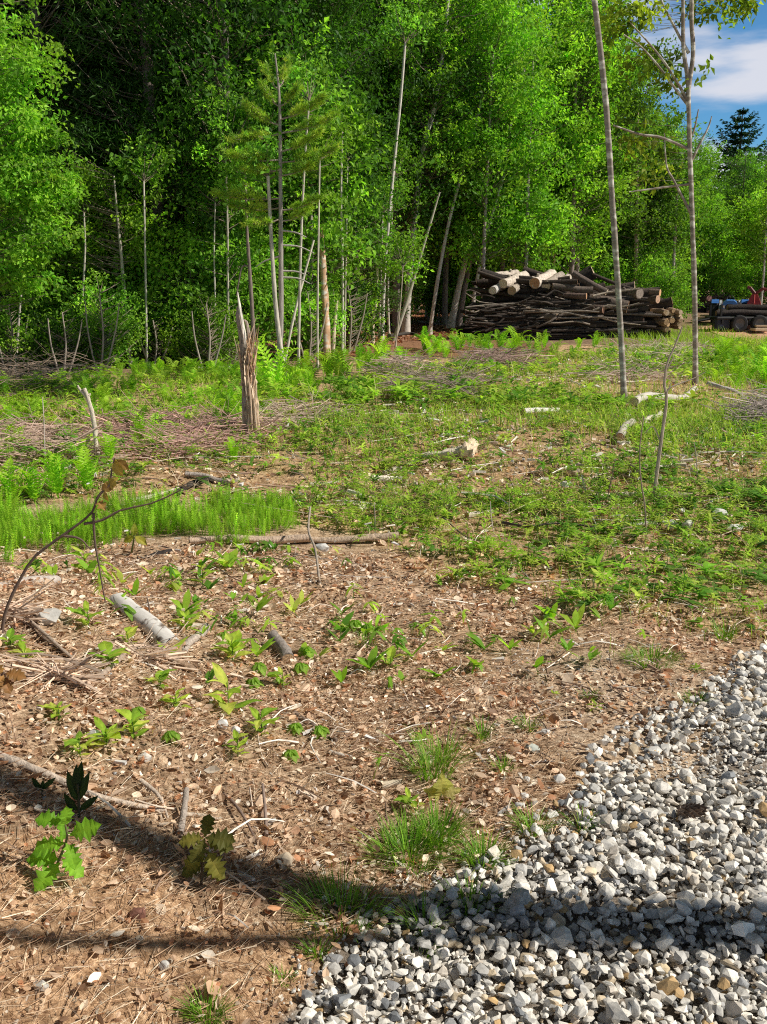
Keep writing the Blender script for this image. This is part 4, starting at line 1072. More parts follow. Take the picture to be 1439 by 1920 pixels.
# --- brush piles: tangles of dead sticks
def brush(label, pts_px, nst, hgt, L, tint, seed, rad=(.003, .008)):
    P = gpoly(pts_px); r = np.random.default_rng(seed)
    c2 = P.mean(0); g = np.array([c2[0], c2[1], float(H(*c2))])
    x, y = sample_poly(P, 12, None, seed, edge=.3)
    mb = MB()
    for i in range(nst):
        k = r.integers(0, len(x)); a = r.normal(0, .6) + (PI if r.uniform() < .5 else 0); l = r.uniform(L[0], L[1])
        base = np.array([x[k], y[k], float(H(x[k], y[k])) + hgt * r.uniform(0, 1) ** 1.7])
        d = norm(np.array([math.cos(a), math.sin(a) * .7, r.normal(.05, .22)])); e = norm(r.normal(0, 1, 3))
        p = [base - d * l / 2, base + e * l * .12, base + d * l / 2]
        for q in p: q[2] = max(q[2], float(H(q[0], q[1])) + .01)
        rr = r.uniform(*rad)
        tube(mb, curve(p, 6) - g, np.linspace(rr, rr * .4, 6), 4, np.array(tint) * np.exp(r.normal(0, .25)), cap=False)
        if r.uniform() < .5:
            m = curve(p, 6)[3]; tube(mb, np.array([m, m + norm(d + e * .8) * l * .3]) - g, [rr * .6, rr * .3], 4, np.array(tint), cap=False)
    o = mb.build('brush_pile', M['twig']); o.location = [float(k) for k in g]
    tag(o, label, 'brush')
BR = (.46, .29, .24)
brush('low heap of reddish dead brush spread left of the shattered stump', [(190, 800), (290, 800), (440, 790), (460, 820), (380, 858), (270, 868), (200, 850)], 1500, .16, (.3, 1.1), BR, 1)
brush('loose tangle of broken sticks on the littered bank at the left edge', [(-80, 1140), (120, 1170), (250, 1230), (230, 1320), (60, 1330), (-80, 1330)], 130, .05, (.10, .45), (.58, .44, .33), 12, (.002, .007))
brush('heap of grey brown dead brush at the far left edge', [(-60, 800), (60, 815), (130, 840), (150, 885), (60, 905), (-60, 905)], 700, .22, (.3, .9), (.46, .33, .26), 2)
brush('grey dead brush in the grass right of the shattered stump', [(490, 775), (620, 770), (640, 790), (560, 812), (495, 810)], 260, .14, (.3, 1.0), (.52, .40, .32), 3)
brush('dead grey brush on the grass at the centre of the clearing', [(680, 700), (770, 690), (780, 715), (700, 725)], 260, .3, (.4, 1.3), (.46, .34, .29), 4, (.003, .009))
brush('dark heap of dead brush right of the centre brush', [(740, 735), (860, 722), (900, 740), (800, 765)], 320, .25, (.4, 1.4), (.28, .21, .18), 5, (.003, .008))
brush('brown brush heap in front of the ferns by the log pile', [(870, 685), (960, 678), (1010, 690), (960, 703), (880, 700)], 420, .3, (.4, 1.4), (.30, .21, .18), 6, (.004, .011))
brush('thin brush scattered at the foot of the tall bare pole', [(1100, 700), (1260, 690), (1270, 712), (1130, 720)], 300, .15, (.4, 1.4), (.44, .34, .28), 7, (.004, .01))
brush('heap of dead grey twigs at the right edge of the picture', [(1395, 790), (1440, 775), (1500, 780), (1500, 815), (1420, 815)], 420, .3, (.3, 1.1), (.30, .25, .22), 8)
brush('pale dry brush on bare ground before the right hand poles', [(1150, 655), (1290, 650), (1360, 670), (1280, 685), (1180, 680)], 360, .12, (.4, 1.6), (.5, .4, .33), 9, (.005, .012))
brush('tangle of dead twigs in the thicket above the edge log', [(370, 690), (440, 660), (460, 690), (410, 705)], 240, .7, (.4, 1.2), (.24, .18, .15), 10, (.003, .007))
brush('dead brush tangle at the foot of the left hand thicket', [(-60, 730), (60, 715), (190, 712), (180, 735), (-60, 760)], 200, .5, (.4, 1.4), (.30, .22, .17), 11, (.003, .008))

# ------------------------------------------------------------------ foreground seedlings and saplings
def lobed_leaf(mb, base, d, nrm, L, tint, kind='oak', seed=0):
    """a flat lobed leaf with a bent midrib: outline fanned from the midrib"""
    r = np.random.default_rng(seed); d = norm(np.asarray(d, float)); nrm = np.asarray(nrm, float); nrm = norm(nrm - np.dot(nrm, d) * d); s = np.cross(d, nrm)
    prof = {'oak': [(0, .02), (.12, .07), (.22, .27), (.30, .15), (.40, .36), (.50, .20), (.62, .40), (.70, .22), (.82, .28), (.9, .12), (1, 0)],
            'lance': [(0, .02), (.1, .07), (.25, .13), (.45, .17), (.65, .15), (.82, .09), (1, 0)],
            'oval': [(0, .02), (.1, .12), (.25, .25), (.45, .31), (.65, .27), (.82, .16), (1, 0)],
            'maple': [(0, .04), (.05, .28), (.14, .50), (.24, .34), (.34, .22), (.5, .52), (.62, .30), (.72, .16), (.86, .14), (1, 0)]}[kind]
    def P(u, w, sg):
        return base + d * L * u + s * sg * L * w + nrm * L * (-.35 * u * u + .18 * w * (1 + .3 * r.normal())) + np.array([0, 0, 0])
    mid = [P(u, 0, 1) for u, _ in prof]
    for sg in (1, -1):
        edge = [P(u, wv * r.uniform(.88, 1.12), sg) for u, wv in prof]
        v = np.array(mid + edge); m = len(prof); f = []
        v[m:] += nrm * (L * .05 * np.sin(np.arange(m) * 1.3 + seed))[:, None] * np.ones(3)
        for i in range(m - 1):
            q = (i, i + 1, m + i + 1, m + i) if sg > 0 else (i, m + i, m + i + 1, i + 1)
            f.append(q)
        tv_ = np.repeat(np.array(tint, float)[None] * r.uniform(.85, 1.15), 2 * m, 0); tv_[:m] = tv_[:m] * np.array([1.35, 1.2, 1.3]); tv_[m:] *= r.uniform(.75, 1.1, (m, 1))
        mb.add(v, np.array(f), tv_)

def sapling(name, label, px, w0, w1, lvs, cat='sapling', stint=(.16, .2, .06), mat='leaf', forks=(), dys=None):
    """lvs: list of (px, py, dy, dir(3), normal(3), length px, tint, kind)"""
    g, pts = stem_pts(px, sink=.02, dy=dys)
    root = thing(name, label, cat, g)
    mb = MB(); n = 18; k = zc(g) / F0
    tube(mb, curve(pts, n) - g, np.linspace(.5 * w0 * k, .5 * w1 * k, n), 7, stint, rough=.04)
    for fk in forks:
        Q = np.array([at(p[0], p[1], g[1] + (p[2] if len(p) > 2 else 0)) for p in fk]) - g
        tube(mb, curve(Q, 10), np.linspace(.4 * w0 * k, .3 * w1 * k, 10), 5, stint)
    mb.build('stem', M['twig'], root, smooth=True)
    for i, (x, y, dy, d, nr, L, t, kd) in enumerate(lvs):
        mb = MB(); lobed_leaf(mb, at(x, y, g[1] + dy) - g, d, nr, L * k * (.68 if mat == "dryleaf" else 1), t, kd, i + len(label))
        mb.build('leaf', M[mat], root)
    return root
LG = (.20, .44, .03); LG2 = (.15, .36, .025); DG = (.03, .06, .02); BRN = (.30, .20, .05); YB = (.40, .34, .06)  # the darkest green has the trunk's shadow put into the leaf colour
sapling('oak_seedling', 'bright green oak seedling on the sandy bank at lower left', [(95, 1650), (112, 1610), (126, 1570), (120, 1535)], 6, 4,
    [(118, 1540, 0, (-.8, -.2, .3), (.5, -.6, .8), 48, LG2, 'oak'), (122, 1548, 0, (.3, -.3, .8), (.6, -.8, .1), 42, LG, 'oak'), (132, 1565, -.01, (.9, -.3, .5), (.35, -.8, .6), 60, LG, 'oak'),
     (122, 1580, 0, (-.9, -.2, -.05), (.2, -.5, .9), 62, LG, 'oak'), (124, 1580, -.02, (.45, -.4, -.5), (.7, -.6, .4), 48, LG, 'oak'), (112, 1612, 0, (-.8, -.3, .35), (.3, -.5, .8), 56, LG2, 'oak'),
     (112, 1618, -.02, (-.3, -.5, -.2), (.4, -.6, .8), 58, LG, 'oak'), (116, 1612, 0, (.9, -.3, -.35), (.4, -.5, .8), 50, LG, 'oak'), (116, 1580, .02, (.1, .4, .8), (.8, -.4, .2), 42, LG2, 'oak')], stint=(.12, .12, .05))
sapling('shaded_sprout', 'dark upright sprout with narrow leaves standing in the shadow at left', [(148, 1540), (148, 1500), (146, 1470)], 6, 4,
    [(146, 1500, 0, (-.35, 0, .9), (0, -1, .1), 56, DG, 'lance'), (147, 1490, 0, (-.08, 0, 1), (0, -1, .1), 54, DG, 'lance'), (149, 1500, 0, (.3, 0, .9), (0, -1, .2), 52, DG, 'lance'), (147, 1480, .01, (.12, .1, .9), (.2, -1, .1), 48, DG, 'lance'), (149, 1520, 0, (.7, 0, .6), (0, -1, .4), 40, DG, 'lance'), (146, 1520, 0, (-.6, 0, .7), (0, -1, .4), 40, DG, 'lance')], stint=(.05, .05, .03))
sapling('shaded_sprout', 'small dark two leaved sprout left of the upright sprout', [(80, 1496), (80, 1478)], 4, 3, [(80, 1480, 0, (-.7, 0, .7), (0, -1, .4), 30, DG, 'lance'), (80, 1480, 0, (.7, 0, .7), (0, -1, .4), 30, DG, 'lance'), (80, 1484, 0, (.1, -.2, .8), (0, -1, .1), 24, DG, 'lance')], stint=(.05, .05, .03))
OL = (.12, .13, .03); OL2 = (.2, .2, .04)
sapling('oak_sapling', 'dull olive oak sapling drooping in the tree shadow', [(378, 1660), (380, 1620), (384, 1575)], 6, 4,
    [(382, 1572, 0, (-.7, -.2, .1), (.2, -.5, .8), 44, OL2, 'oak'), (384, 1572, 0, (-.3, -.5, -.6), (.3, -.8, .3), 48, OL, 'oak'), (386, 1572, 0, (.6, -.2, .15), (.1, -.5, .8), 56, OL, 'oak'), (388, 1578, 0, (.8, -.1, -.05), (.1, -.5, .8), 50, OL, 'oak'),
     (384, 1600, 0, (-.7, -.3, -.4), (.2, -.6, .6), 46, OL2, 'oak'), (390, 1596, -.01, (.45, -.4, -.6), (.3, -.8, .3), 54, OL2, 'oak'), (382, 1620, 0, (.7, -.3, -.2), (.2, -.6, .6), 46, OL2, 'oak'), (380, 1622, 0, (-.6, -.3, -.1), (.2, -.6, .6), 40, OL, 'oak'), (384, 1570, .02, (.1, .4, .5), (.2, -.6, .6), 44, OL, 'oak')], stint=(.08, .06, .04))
# the leaning sapling with hanging brown leaves, close to the lens at left
sapling('leaning_sapling', 'thin dark sapling leaning right at left with withered brown leaves', [(4, 1190), (10, 1150), (28, 1106), (60, 1050), (96, 1020), (140, 988), (172, 962), (182, 936)], 7, 4,
    [(186, 940, 0, (.5, -.4, -.5), (.2, -.8, .3), 30, BRN, 'maple'), (190, 918, 0, (.7, -.2, .3), (.1, -.9, .2), 42, BRN, 'oval'), (205, 912, 0, (.5, -.3, .55), (.1, -.9, .3), 36, YB, 'maple'), (214, 866, 0, (.4, -.3, -.8), (-.2, -.9, .1), 44, YB, 'oval'), (220, 862, 0, (.7, -.1, -.7), (-.2, -.9, .3), 40, BRN, 'oval'), (216, 860, 0, (.1, -.1, -1), (-.5, -.8, .1), 36, YB, 'oval'), (196, 922, 0, (.2, -.3, -.7), (-.3, -.8, .1), 26, YB, 'oval')],
    stint=(.13, .09, .07), mat='dryleaf', forks=[[(158, 982), (190, 976), (216, 962), (232, 955), (290, 942), (340, 918)], [(182, 936), (190, 924), (206, 910), (210, 880), (216, 858)], [(176, 962), (178, 1010), (186, 1060), (198, 1130)], [(120, 1004), (150, 1010), (170, 1030)]])
sapling('leafy_shoot', 'thin shoot with a few yellowed leaves before the horsetail', [(246, 1042), (250, 1020), (252, 1006)], 4, 3, [(252, 1006, 0, (-.8, -.1, -.3), (.2, -.8, .6), 24, (.36, .4, .05), 'oval'), (254, 1006, 0, (.7, -.1, -.4), (.2, -.8, .6), 26, (.42, .42, .06), 'oval'), (252, 1004, 0, (.1, -.2, .7), (.2, -.8, .3), 22, (.3, .36, .05), 'oval')])
sapling('brown_oak_shoot', 'oak shoot with withered brown leaves at the left edge', [(-10, 1330), (-4, 1290), (8, 1260)], 5, 4, [(8, 1262, 0, (-.5, -.2, .6), (.2, -.8, .4), 46, (.3, .18, .05), 'oak'), (10, 1262, 0, (.9, -.2, 0), (.1, -.6, .7), 56, (.26, .14, .04), 'oak'), (8, 1265, 0, (-.2, -.6, -.5), (.4, -.7, .4), 54, (.34, .2, .06), 'oak'), (6, 1270, 0, (.5, -.6, -.4), (.3, -.7, .5), 50, (.22, .12, .04), 'oak')], stint=(.15, .1, .07), mat='dryleaf')
sapling('yellow_maple_leaf', 'pale yellow maple seedling leaf on the soil at lower centre', [(826, 1500), (828, 1488)], 4, 3, [(828, 1490, 0, (.1, -.2, .9), (.3, -.9, .5), 44, (.5, .5, .12), 'maple'), (830, 1490, 0, (.8, -.2, .4), (.1, -.8, .5), 36, (.56, .55, .2), 'maple'), (826, 1490, 0, (-.8, -.2, .4), (.1, -.8, .5), 32, (.5, .5, .14), 'maple')], cat='seedling')
def weed(label, px, py, seed, k=(6, 9), L=42, lance=True, cols=None, flat=.9, tall=30):
    """a broad leaved weed: each leaf its own part"""
    g = ground_at(px, py); r = np.random.default_rng(seed); s = zc(g) / F0
    root = thing('broadleaf_weed', label, 'weed', g)
    mb = MB(); tube(mb, [(0, 0, -.01), (.003, 0, tall * s * .5), (0, 0, tall * s)], [.0025, .002, .0012], 5, (.14, .25, .05)); mb.build('stem', M['grass'], root)
    n = r.integers(*k)
    for i in range(n):
        a = 2.4 * i + r.normal(0, .3); t = (i + .5) / n; u = flat * r.uniform(.5, 1.2)
        d = norm(np.array([math.cos(a), math.sin(a), u])); nm = np.array([-math.cos(a) * u, -math.sin(a) * u, 1.0])
        mb = MB(); tc = np.array((cols or GREEN[:4] + BRIGHT[:2])[r.integers(0, 4)]) * .95
        lobed_leaf(mb, np.array([0, 0, tall * s * t]), d, nm, L * .9 * s * r.uniform(.6, 1.2), tc, 'lance' if (seed + i) % 3 else 'oval', seed * 20 + i)
        mb.build('leaf', M['leaf'], root)
WD = [('tall broad leaved weed growing right of the birch log', 428, 1335, 7, 60, 60), ('leafy weed at the left of the white birch log', 166, 1180, 6, 48, 40), ('round leaved weed below the brown bent branch', 204, 1250, 5, 44, 26),
      ('clump of broad leaves at the lower left of the litter', 200, 1402, 9, 46, 34), ('broad leaved weed beside the sharp topped white stone', 150, 1420, 7, 44, 40), ('leafy weed among stones in the left foreground', 250, 1385, 9, 44, 40),
      ('bright weed on the litter near the left edge', 110, 1350, 6, 40, 30), ('pair of leaves beneath the rotten log', 330, 1330, 7, 36, 30), ('weed with pointed leaves left of the grey log stub', 436, 1240, 9, 44, 40),
      ('leafy weed just right of the white birch log', 350, 1185, 8, 38, 30), ('weed in front of the grey log stub', 530, 1290, 8, 36, 30), ('broad weed leaves at the left edge by the rock', 20, 1215, 6, 46, 20),
      ('upright weed beside the slanting dark stick', 490, 1380, 7, 46, 40), ('small bright weed on bare soil at lower centre', 768, 1515, 8, 34, 22), ('weed behind the slanting stick at centre left', 732, 1255, 6, 34, 26),
      ('weed at the foot of the upright dead shoot', 380, 1100, 7, 34, 40), ('yellow green weed at left beside the brown shoot', 48, 1238, 5, 36, 18), ('weed with drooping leaves on the litter at left', 300, 1290, 7, 34, 22),
      ('low weed near the quartz lumps', 446, 1420, 8, 38, 40), ('leafy weed in the litter near the grey log', 160, 1075, 8, 36, 40), ('weed between the dark log and the birch log', 240, 1215, 7, 34, 34)]
for i, (lb, x, y, n, L, tl) in enumerate(WD): weed(lb, x, y, i + 1, (n, n + 3), L, tall=tl)
def droop_seedling(label, px, py, seed):
    """a young horse chestnut like seedling: a parasol of drooping leaflets"""
    g = ground_at(px, py); r = np.random.default_rng(seed); s = zc(g) / F0; hh = 20 * s
    root = thing('drooping_seedling', label, 'seedling', g)
    mb = MB(); tube(mb, [(0, 0, -.01), (0, 0, hh)], [.002, .0015], 5, (.2, .3, .08)); mb.build('stem', M['grass'], root)
    mb = MB()
    for i in range(7):
        a = 2 * PI * i / 7 + r.normal(0, .1); d = np.array([math.cos(a), math.sin(a), -.45])
        lobed_leaf(mb, np.array([0, 0, hh]), d, np.array([math.cos(a) * .4, math.sin(a) * .4, 1]), 24 * s * r.uniform(.85, 1.15), (.24, .42, .05), 'oval', seed * 9 + i)
    mb.build('leaf_whorl', M['leaf'], root)
for i, (lb, x, y) in enumerate([('parasol shaped seedling nearest the slanting dark stick', 600, 1380), ('parasol shaped seedling left of the slanting stick', 555, 1375), ('parasol shaped seedling above the grey stub', 565, 1262), ('parasol seedling lowest of those at centre left', 545, 1425), ('parasol seedling below the grey log stub', 576, 1232),
        ('parasol seedling left of the grey stub', 486, 1262), ('parasol seedling near the tall broad leaved weed', 476, 1290), ('parasol seedling in the leaves below the birch log', 320, 1390), ('parasol seedling right of the clump of broad leaves', 260, 1345), ('parasol seedling near the leaning bare twig', 690, 1190), ('parasol seedling at the right of its neighbour by the twig', 666, 1182)]):
    droop_seedling(lb, x, y, i + 1)

# grass tufts
def tuft(label, px, py, n, Lpx, wpx, seed, cols=None, spread=.45):
    g = ground_at(px, py); r = np.random.default_rng(seed); s = zc(g) / F0
    rad = wpx * s * .5; a = r.uniform(0, 2 * PI, n); q = rad * np.sqrt(r.uniform(0, 1, n))
    x = g[0] + q * np.cos(a); y = g[1] + q * np.sin(a) * .8
    mb = MB()
    d = norm(np.stack([np.cos(a) * spread * q / rad * r.uniform(.3, 1.4, n), np.sin(a) * spread * q / rad * r.uniform(.3, 1.4, n), np.ones(n)], -1))
    bn = r.uniform(.1, .7, n); b = np.stack([np.cos(a) * bn, np.sin(a) * bn, -bn * .5], -1)
    blades(mb, np.stack([x, y, H(x, y) - .004], -1) - g, d, b, Lpx * .84 * s * r.uniform(.45, 1.15, n), np.full(n, .0034), tints(n, r, cols or [(.19, .39, .03), (.25, .47, .04), (.12, .28, .025), (.40, .46, .12)], [4, 3, 3, 1]), segs=4)
    o = mb.build('grass_tuft', M['grass']); o.location = [float(k) for k in g]; tag(o, label, 'grass tuft')
for i, (lb, x, y, n, L, wd) in enumerate([('widest grass tuft at the left rim of the gravel', 770, 1610, 420, 84, 130), ('dense grass tuft just behind the widest one', 820, 1570, 260, 78, 80), ('grass tuft among gravel stones at the rim', 905, 1618, 190, 70, 70),
        ('grass tuft standing in the tree shadow at centre', 640, 1720, 220, 90, 150), ('grass tuft on the bottom edge of the picture', 388, 1905, 160, 60, 60), ('grass tuft at the tip of the gravel by the pale stones', 1000, 1560, 90, 62, 50),
        ('grass tuft poking through the gravel', 1092, 1555, 50, 56, 30), ('tall thin grass clump on the soil at centre', 812, 1455, 160, 110, 70), ('grass clump left of the tall thin clump', 835, 1425, 70, 90, 40),
        ('small dark green grass tuft on bare soil', 992, 1368, 70, 42, 30), ('thin grass tuft above the forked twig', 905, 1385, 50, 56, 24), ('grass tuft right of the forked twig', 944, 1448, 60, 42, 34),
        ('green grass tuft at the upper edge of the gravel', 1306, 1318, 70, 36, 40), ('small grass tuft on the soil left of the gravel corner', 1108, 1310, 60, 30, 30), ('low wide grass patch on the bare soil at right', 1222, 1238, 320, 34, 100),
        ('grass tuft at the lower rim of the gravel by the shadow', 880, 1700, 90, 70, 80), ('small grass tuft between the sand and the gravel', 596, 1790, 60, 50, 40), ('sparse grass tuft on the sand', 530, 1838, 40, 30, 40),
        ('sparse tuft of long blades in the tree shadow', 795, 1740, 50, 90, 60), ('small tuft at the gravel tip below the tree shadow', 790, 1800, 26, 50, 30), ('grass tuft in front of the leaf litter at centre', 690, 1210, 70, 36, 50), ('grass tuft right of the low wide patch', 1357, 1200, 90, 60, 40)]):
    tuft(lb, x, y, n, L, wd, 60 + i)
# single ferns at left
def fern_thing(label, px, py, size, seed, nf=(7, 10), cols=BRIGHT):
    g = ground_at(px, py); r = np.random.default_rng(seed)
    k = r.integers(*nf); mb0 = thing('fern', label, 'fern', g)
    for i in range(k):
        a = 2 * PI * i / k + r.normal(0, .25); e = -r.uniform(.0, .75)
        ry = np.array([[math.cos(e), 0, math.sin(e)], [0, 1, 0], [-math.sin(e), 0, math.cos(e)]])
        v, f = FRONDS[r.integers(0, 4)]; mb = MB()
        mb.add((v * size * r.uniform(.8, 1.15)) @ ry.T @ rotz(np.array(a)).T, f, np.array(cols[r.integers(0, len(cols))]) * 1.1)
        mb.build('frond', M['leaf'], mb0)
for i, (lb, x, y, s) in enumerate([('bright fern at the far left edge behind the horsetail', 24, 952, .36), ('large bright fern left of the broken pole', 110, 935, .40), ('bright fern below the broken pole', 165, 925, .36), ('fern between the two largest ferns at left', 66, 945, .33), ('small fern to the right of the broken pole', 205, 875, .3),
        ('fern in front of the shattered stump', 440, 868, .26), ('fern at the left edge in front of the thicket', 20, 800, .3), ('fern in the grass left of the shattered stump', 250, 740, .34)]):
    fern_thing(lb, x, y, s, i + 1)

# ------------------------------------------------------------------ the log pile
G0 = ground_at(1080, 634); YP = float(G0[1]); KP = pxm(YP)
XL = at(862, 634, YP)[0]; XR = at(1282, 634, YP)[0]
def log_pile():
    r = np.random.default_rng(77)
    grp = 'logs stacked in the big pile'
    LBL = {'low': 'dark bark log in the lower half of the big log pile', 'mid': 'dark bark log in the middle of the big log pile', 'top': 'dark bark log near the top of the big log pile',
           'rlow': 'log with an orange cut end in the lower right of the big pile', 'rtop': 'log with a cut end facing right in the upper right of the big pile'}
    # height the pile may reach at a given x, from the outline of the stack
    def top(x):
        px = 719.5 + x / KP
        return np.interp(px, [862, 885, 910, 930, 1060, 1110, 1150, 1240, 1262, 1284], [.25, .95, 1.45, 1.85, 1.85, 1.65, 1.5, 1.42, 1.25, .4])
    seed = 0
    cnt = 0
    for j in range(6):                       # from the front row to the back
        k = 0; z = .12
        while z < 2.0:
            for part in (0, 1, 2):
                L = r.uniform(2.6, 4.4)
                if part == 0: x1 = XL + r.uniform(2.4, 4.6); 
                elif part == 1: x1 = XL + r.uniform(4.2, 6.2)
                else: x1 = XR - r.uniform(.05, 1.5)
                x0 = x1 - L * math.cos(.28)
                x0 = max(x0, XL + z * .42 + r.uniform(-.2, .3))
                if part == 2: x0 = x1 - L * .8
                if x1 - x0 < .9: continue
                if z > top(x1 - .25) + .05 or z > top((x0 + x1) / 2) + .05: continue
                if j > 1 and j < 4 and z < top((x0 + x1) / 2) - .55: continue      # hidden heart of the pile
                rad = float(np.clip(np.exp(r.normal(-2.32, .40)), .05, .22)) * (1.15 if part else .85)
                yy = YP + j * .42 + r.uniform(-.1, .1)
                sl = r.normal(.0, .12); dy = (x1 - x0) * r.uniform(.10, .35)
                p0 = np.array([x0, yy + dy * .6, z + sl * (x1 - x0)]); p1 = np.array([x1, yy - dy * .4, z - sl * .4 * (x1 - x0)])
                p0[2] += float(H(p0[0], p0[1])); p1[2] += float(H(p1[0], p1[1]))
                key = ('rtop' if z > .75 else 'rlow') if part == 2 else ('low' if z < .7 else 'mid' if z < 1.35 else 'top')
                seed += 1; cnt += 1
                make_log('log', LBL[key], 'log', p0, p1, rad * r.uniform(.6, 1.0), rad, tint=[(.06, .045, .036), (.085, .065, .05), (.04, .032, .028), (.13, .10, .08)][r.choice(4, p=[.35, .3, .2, .15])], seed=seed, group=grp + ' (' + key + ')', sides=11, rings=7, bow=.035, rough=.06, etint=[(.62, .40, .22), (.52, .30, .17), (.66, .5, .33), (.40, .22, .14)][r.integers(0, 4)])
            z += r.uniform(.17, .26)
    # thin poles thrown against the front left
    for i in range(80):
        x1 = XL + r.uniform(1.8, 6.4); L = r.uniform(2.2, 4.2); z1 = r.uniform(.06, 1.25) * min(1, (x1 - XL) / 3.6); x0 = max(x1 - L, XL + r.uniform(-.05, .9))
        z0 = max(.04, z1 - r.uniform(-.15, .55)) * min(1, .35 + (x0 - XL) / 2.5 + .2)
        yy = YP - .28 - r.uniform(0, .25)
        p0 = np.array([x0, yy + r.uniform(-.1, .5), z0 + float(H(x0, yy))]); p1 = np.array([x1, yy + r.uniform(-.25, .1), z1 + float(H(x1, yy))])
        rad = r.uniform(.025, .06)
        make_log('pole', 'thin dark pole lying along the front of the big log pile', 'pole', p0, p1, rad * .6, rad, tint=[(.045, .036, .03), (.07, .055, .045), (.16, .13, .11)][r.integers(0, 3)], seed=200 + i, group='thin poles on the front of the pile', sides=7, rings=7, bow=.05, ends=False)
    for i in range(46):
        px = r.uniform(890, 1130); py = r.uniform(545, 620); a = at(px, py, YP - r.uniform(.45, .8)); a[2] = max(a[2], float(H(a[0], a[1])) + .05)
        ang = r.normal(.1, .35) + (PI if r.uniform() < .5 else 0); L = r.uniform(.7, 2.2); tl = r.normal(0, .22)
        d = np.array([math.cos(ang), -.12, math.sin(tl)]); d = norm(d); e = a + d * L; e[0] = np.clip(e[0], XL + .1, XR - .3); e[2] = max(e[2], float(H(e[0], e[1])) + .03)
        make_log('pole', 'thin crooked limb sticking out of the front of the big log pile', 'pole', a, e, r.uniform(.02, .045), r.uniform(.012, .03), tint=[(.05, .04, .033), (.10, .08, .065), (.30, .25, .2)][r.integers(0, 3)], seed=700 + i, group='crooked limbs in the front of the pile', sides=6, rings=7, bow=.12, ends=False)
    # individual logs one can point at
    def pl(name, label, a, b, wa, wb, dya=0, dyb=0, **kw):
        make_log(name, label, 'log', at(a[0], a[1], YP + dya), at(b[0], b[1], YP + dyb), wa * KP / 2, wb * KP / 2, seed=kw.pop('seed', 1), sides=14, **kw)
    PALE = (.62, .53, .44); GR = (.46, .39, .32)
    pl('log', 'pale log at the very top left of the pile, pointing left', (928, 517), (970, 514), 14, 17, .6, 1.2, tint=PALE, seed=301)
    pl('log', 'thick pale log just below the topmost left log', (944, 532), (984, 518), 17, 20, -.2, 1.1, tint=PALE, seed=302)
    pl('log', 'pale log with broken bark beside the thick pale log', (960, 545), (990, 528), 16, 16, -.3, 1.0, tint=(.5, .42, .34), seed=303)
    pl('log', 'thickest pale log at the middle of the pile top with an orange end', (1003, 531), (1034, 514), 20, 20, -.3, 1.3, tint=PALE, seed=304, etint=(.62, .34, .18))
    pl('log', 'grey log right of the thickest pale log on the pile top', (1024, 536), (1052, 518), 17, 18, -.2, 1.3, tint=GR, seed=305)
    pl('log', 'rough pale log leaning at the right of the pile top', (1042, 540), (1066, 521), 15, 15, -.1, 1.2, tint=(.52, .45, .37), seed=306)
    pl('log', 'white barked log end on the upper left face of the pile', (924, 545), (950, 534), 14, 14, -.4, .8, tint=(.5, .47, .43), mat='birch', seed=307, etint=(.7, .62, .5))
    pl('log', 'dark log slanting down to the right from the pile top', (1075, 512), (1138, 548), 11, 12, .3, -.3, tint=(.13, .1, .085), seed=308)
    pl('log', 'long dark log lying along the top right of the pile', (1036, 537), (1112, 544), 12, 13, -.3, -.4, tint=(.14, .11, .09), seed=309)
    pl('log', 'thick log with a big cut end at the upper right of the pile', (1150, 550), (1200, 550), 17, 19, .3, -.5, tint=(.2, .16, .13), seed=310, etint=(.42, .34, .28))
    pl('log', 'uppermost log at the right end of the pile with an orange end', (1190, 548), (1238, 549), 11, 13, .2, -.5, tint=(.17, .12, .09), seed=311, etint=(.64, .38, .2))
    pl('log', 'log just under the uppermost right log, with a wide end', (1178, 561), (1234, 561), 14, 15, .1, -.6, tint=(.17, .12, .09), seed=312, etint=(.52, .33, .22))
    pl('log', 'log with a round orange end at the face centre of the pile', (1048, 552), (1100, 555), 10, 11, -.3, -.7, tint=(.16, .11, .09), seed=313, etint=(.64, .36, .2))
    pl('log', 'reddish log end right of the pile centre', (1066, 575), (1132, 580), 14, 15, -.2, -.75, tint=(.14, .1, .08), seed=314, etint=(.5, .27, .18))
    pl('log', 'grey cut log poking out at the low centre of the pile', (988, 590), (1044, 594), 10, 12, -.2, -.8, tint=(.2, .17, .14), seed=315, etint=(.52, .36, .24))
    # billets heaped against the right end
    for i in range(22):
        px = r.uniform(1244, 1280); py = r.uniform(580, 622) - (1262 - px) * .1
        rad = r.uniform(5, 9) * KP / 2 * 1.25
        a = at(px, py, YP - .55 + r.uniform(-.15, .15)); a[2] = max(a[2], float(H(a[0], a[1])) + rad * .8); b = a + np.array([r.uniform(-.3, .05), r.uniform(.5, .9), r.uniform(-.05, .1)])
        make_log('billet', 'short billet with pale orange cut end at the right end of the log pile', 'billet', a, b, rad, rad, tint=(.34, .24, .16), seed=400 + i, group='billets at the right end of the log pile', sides=11, rings=4, etint=[(.70, .50, .30), (.64, .42, .22), (.72, .56, .38)][i % 3])
log_pile()

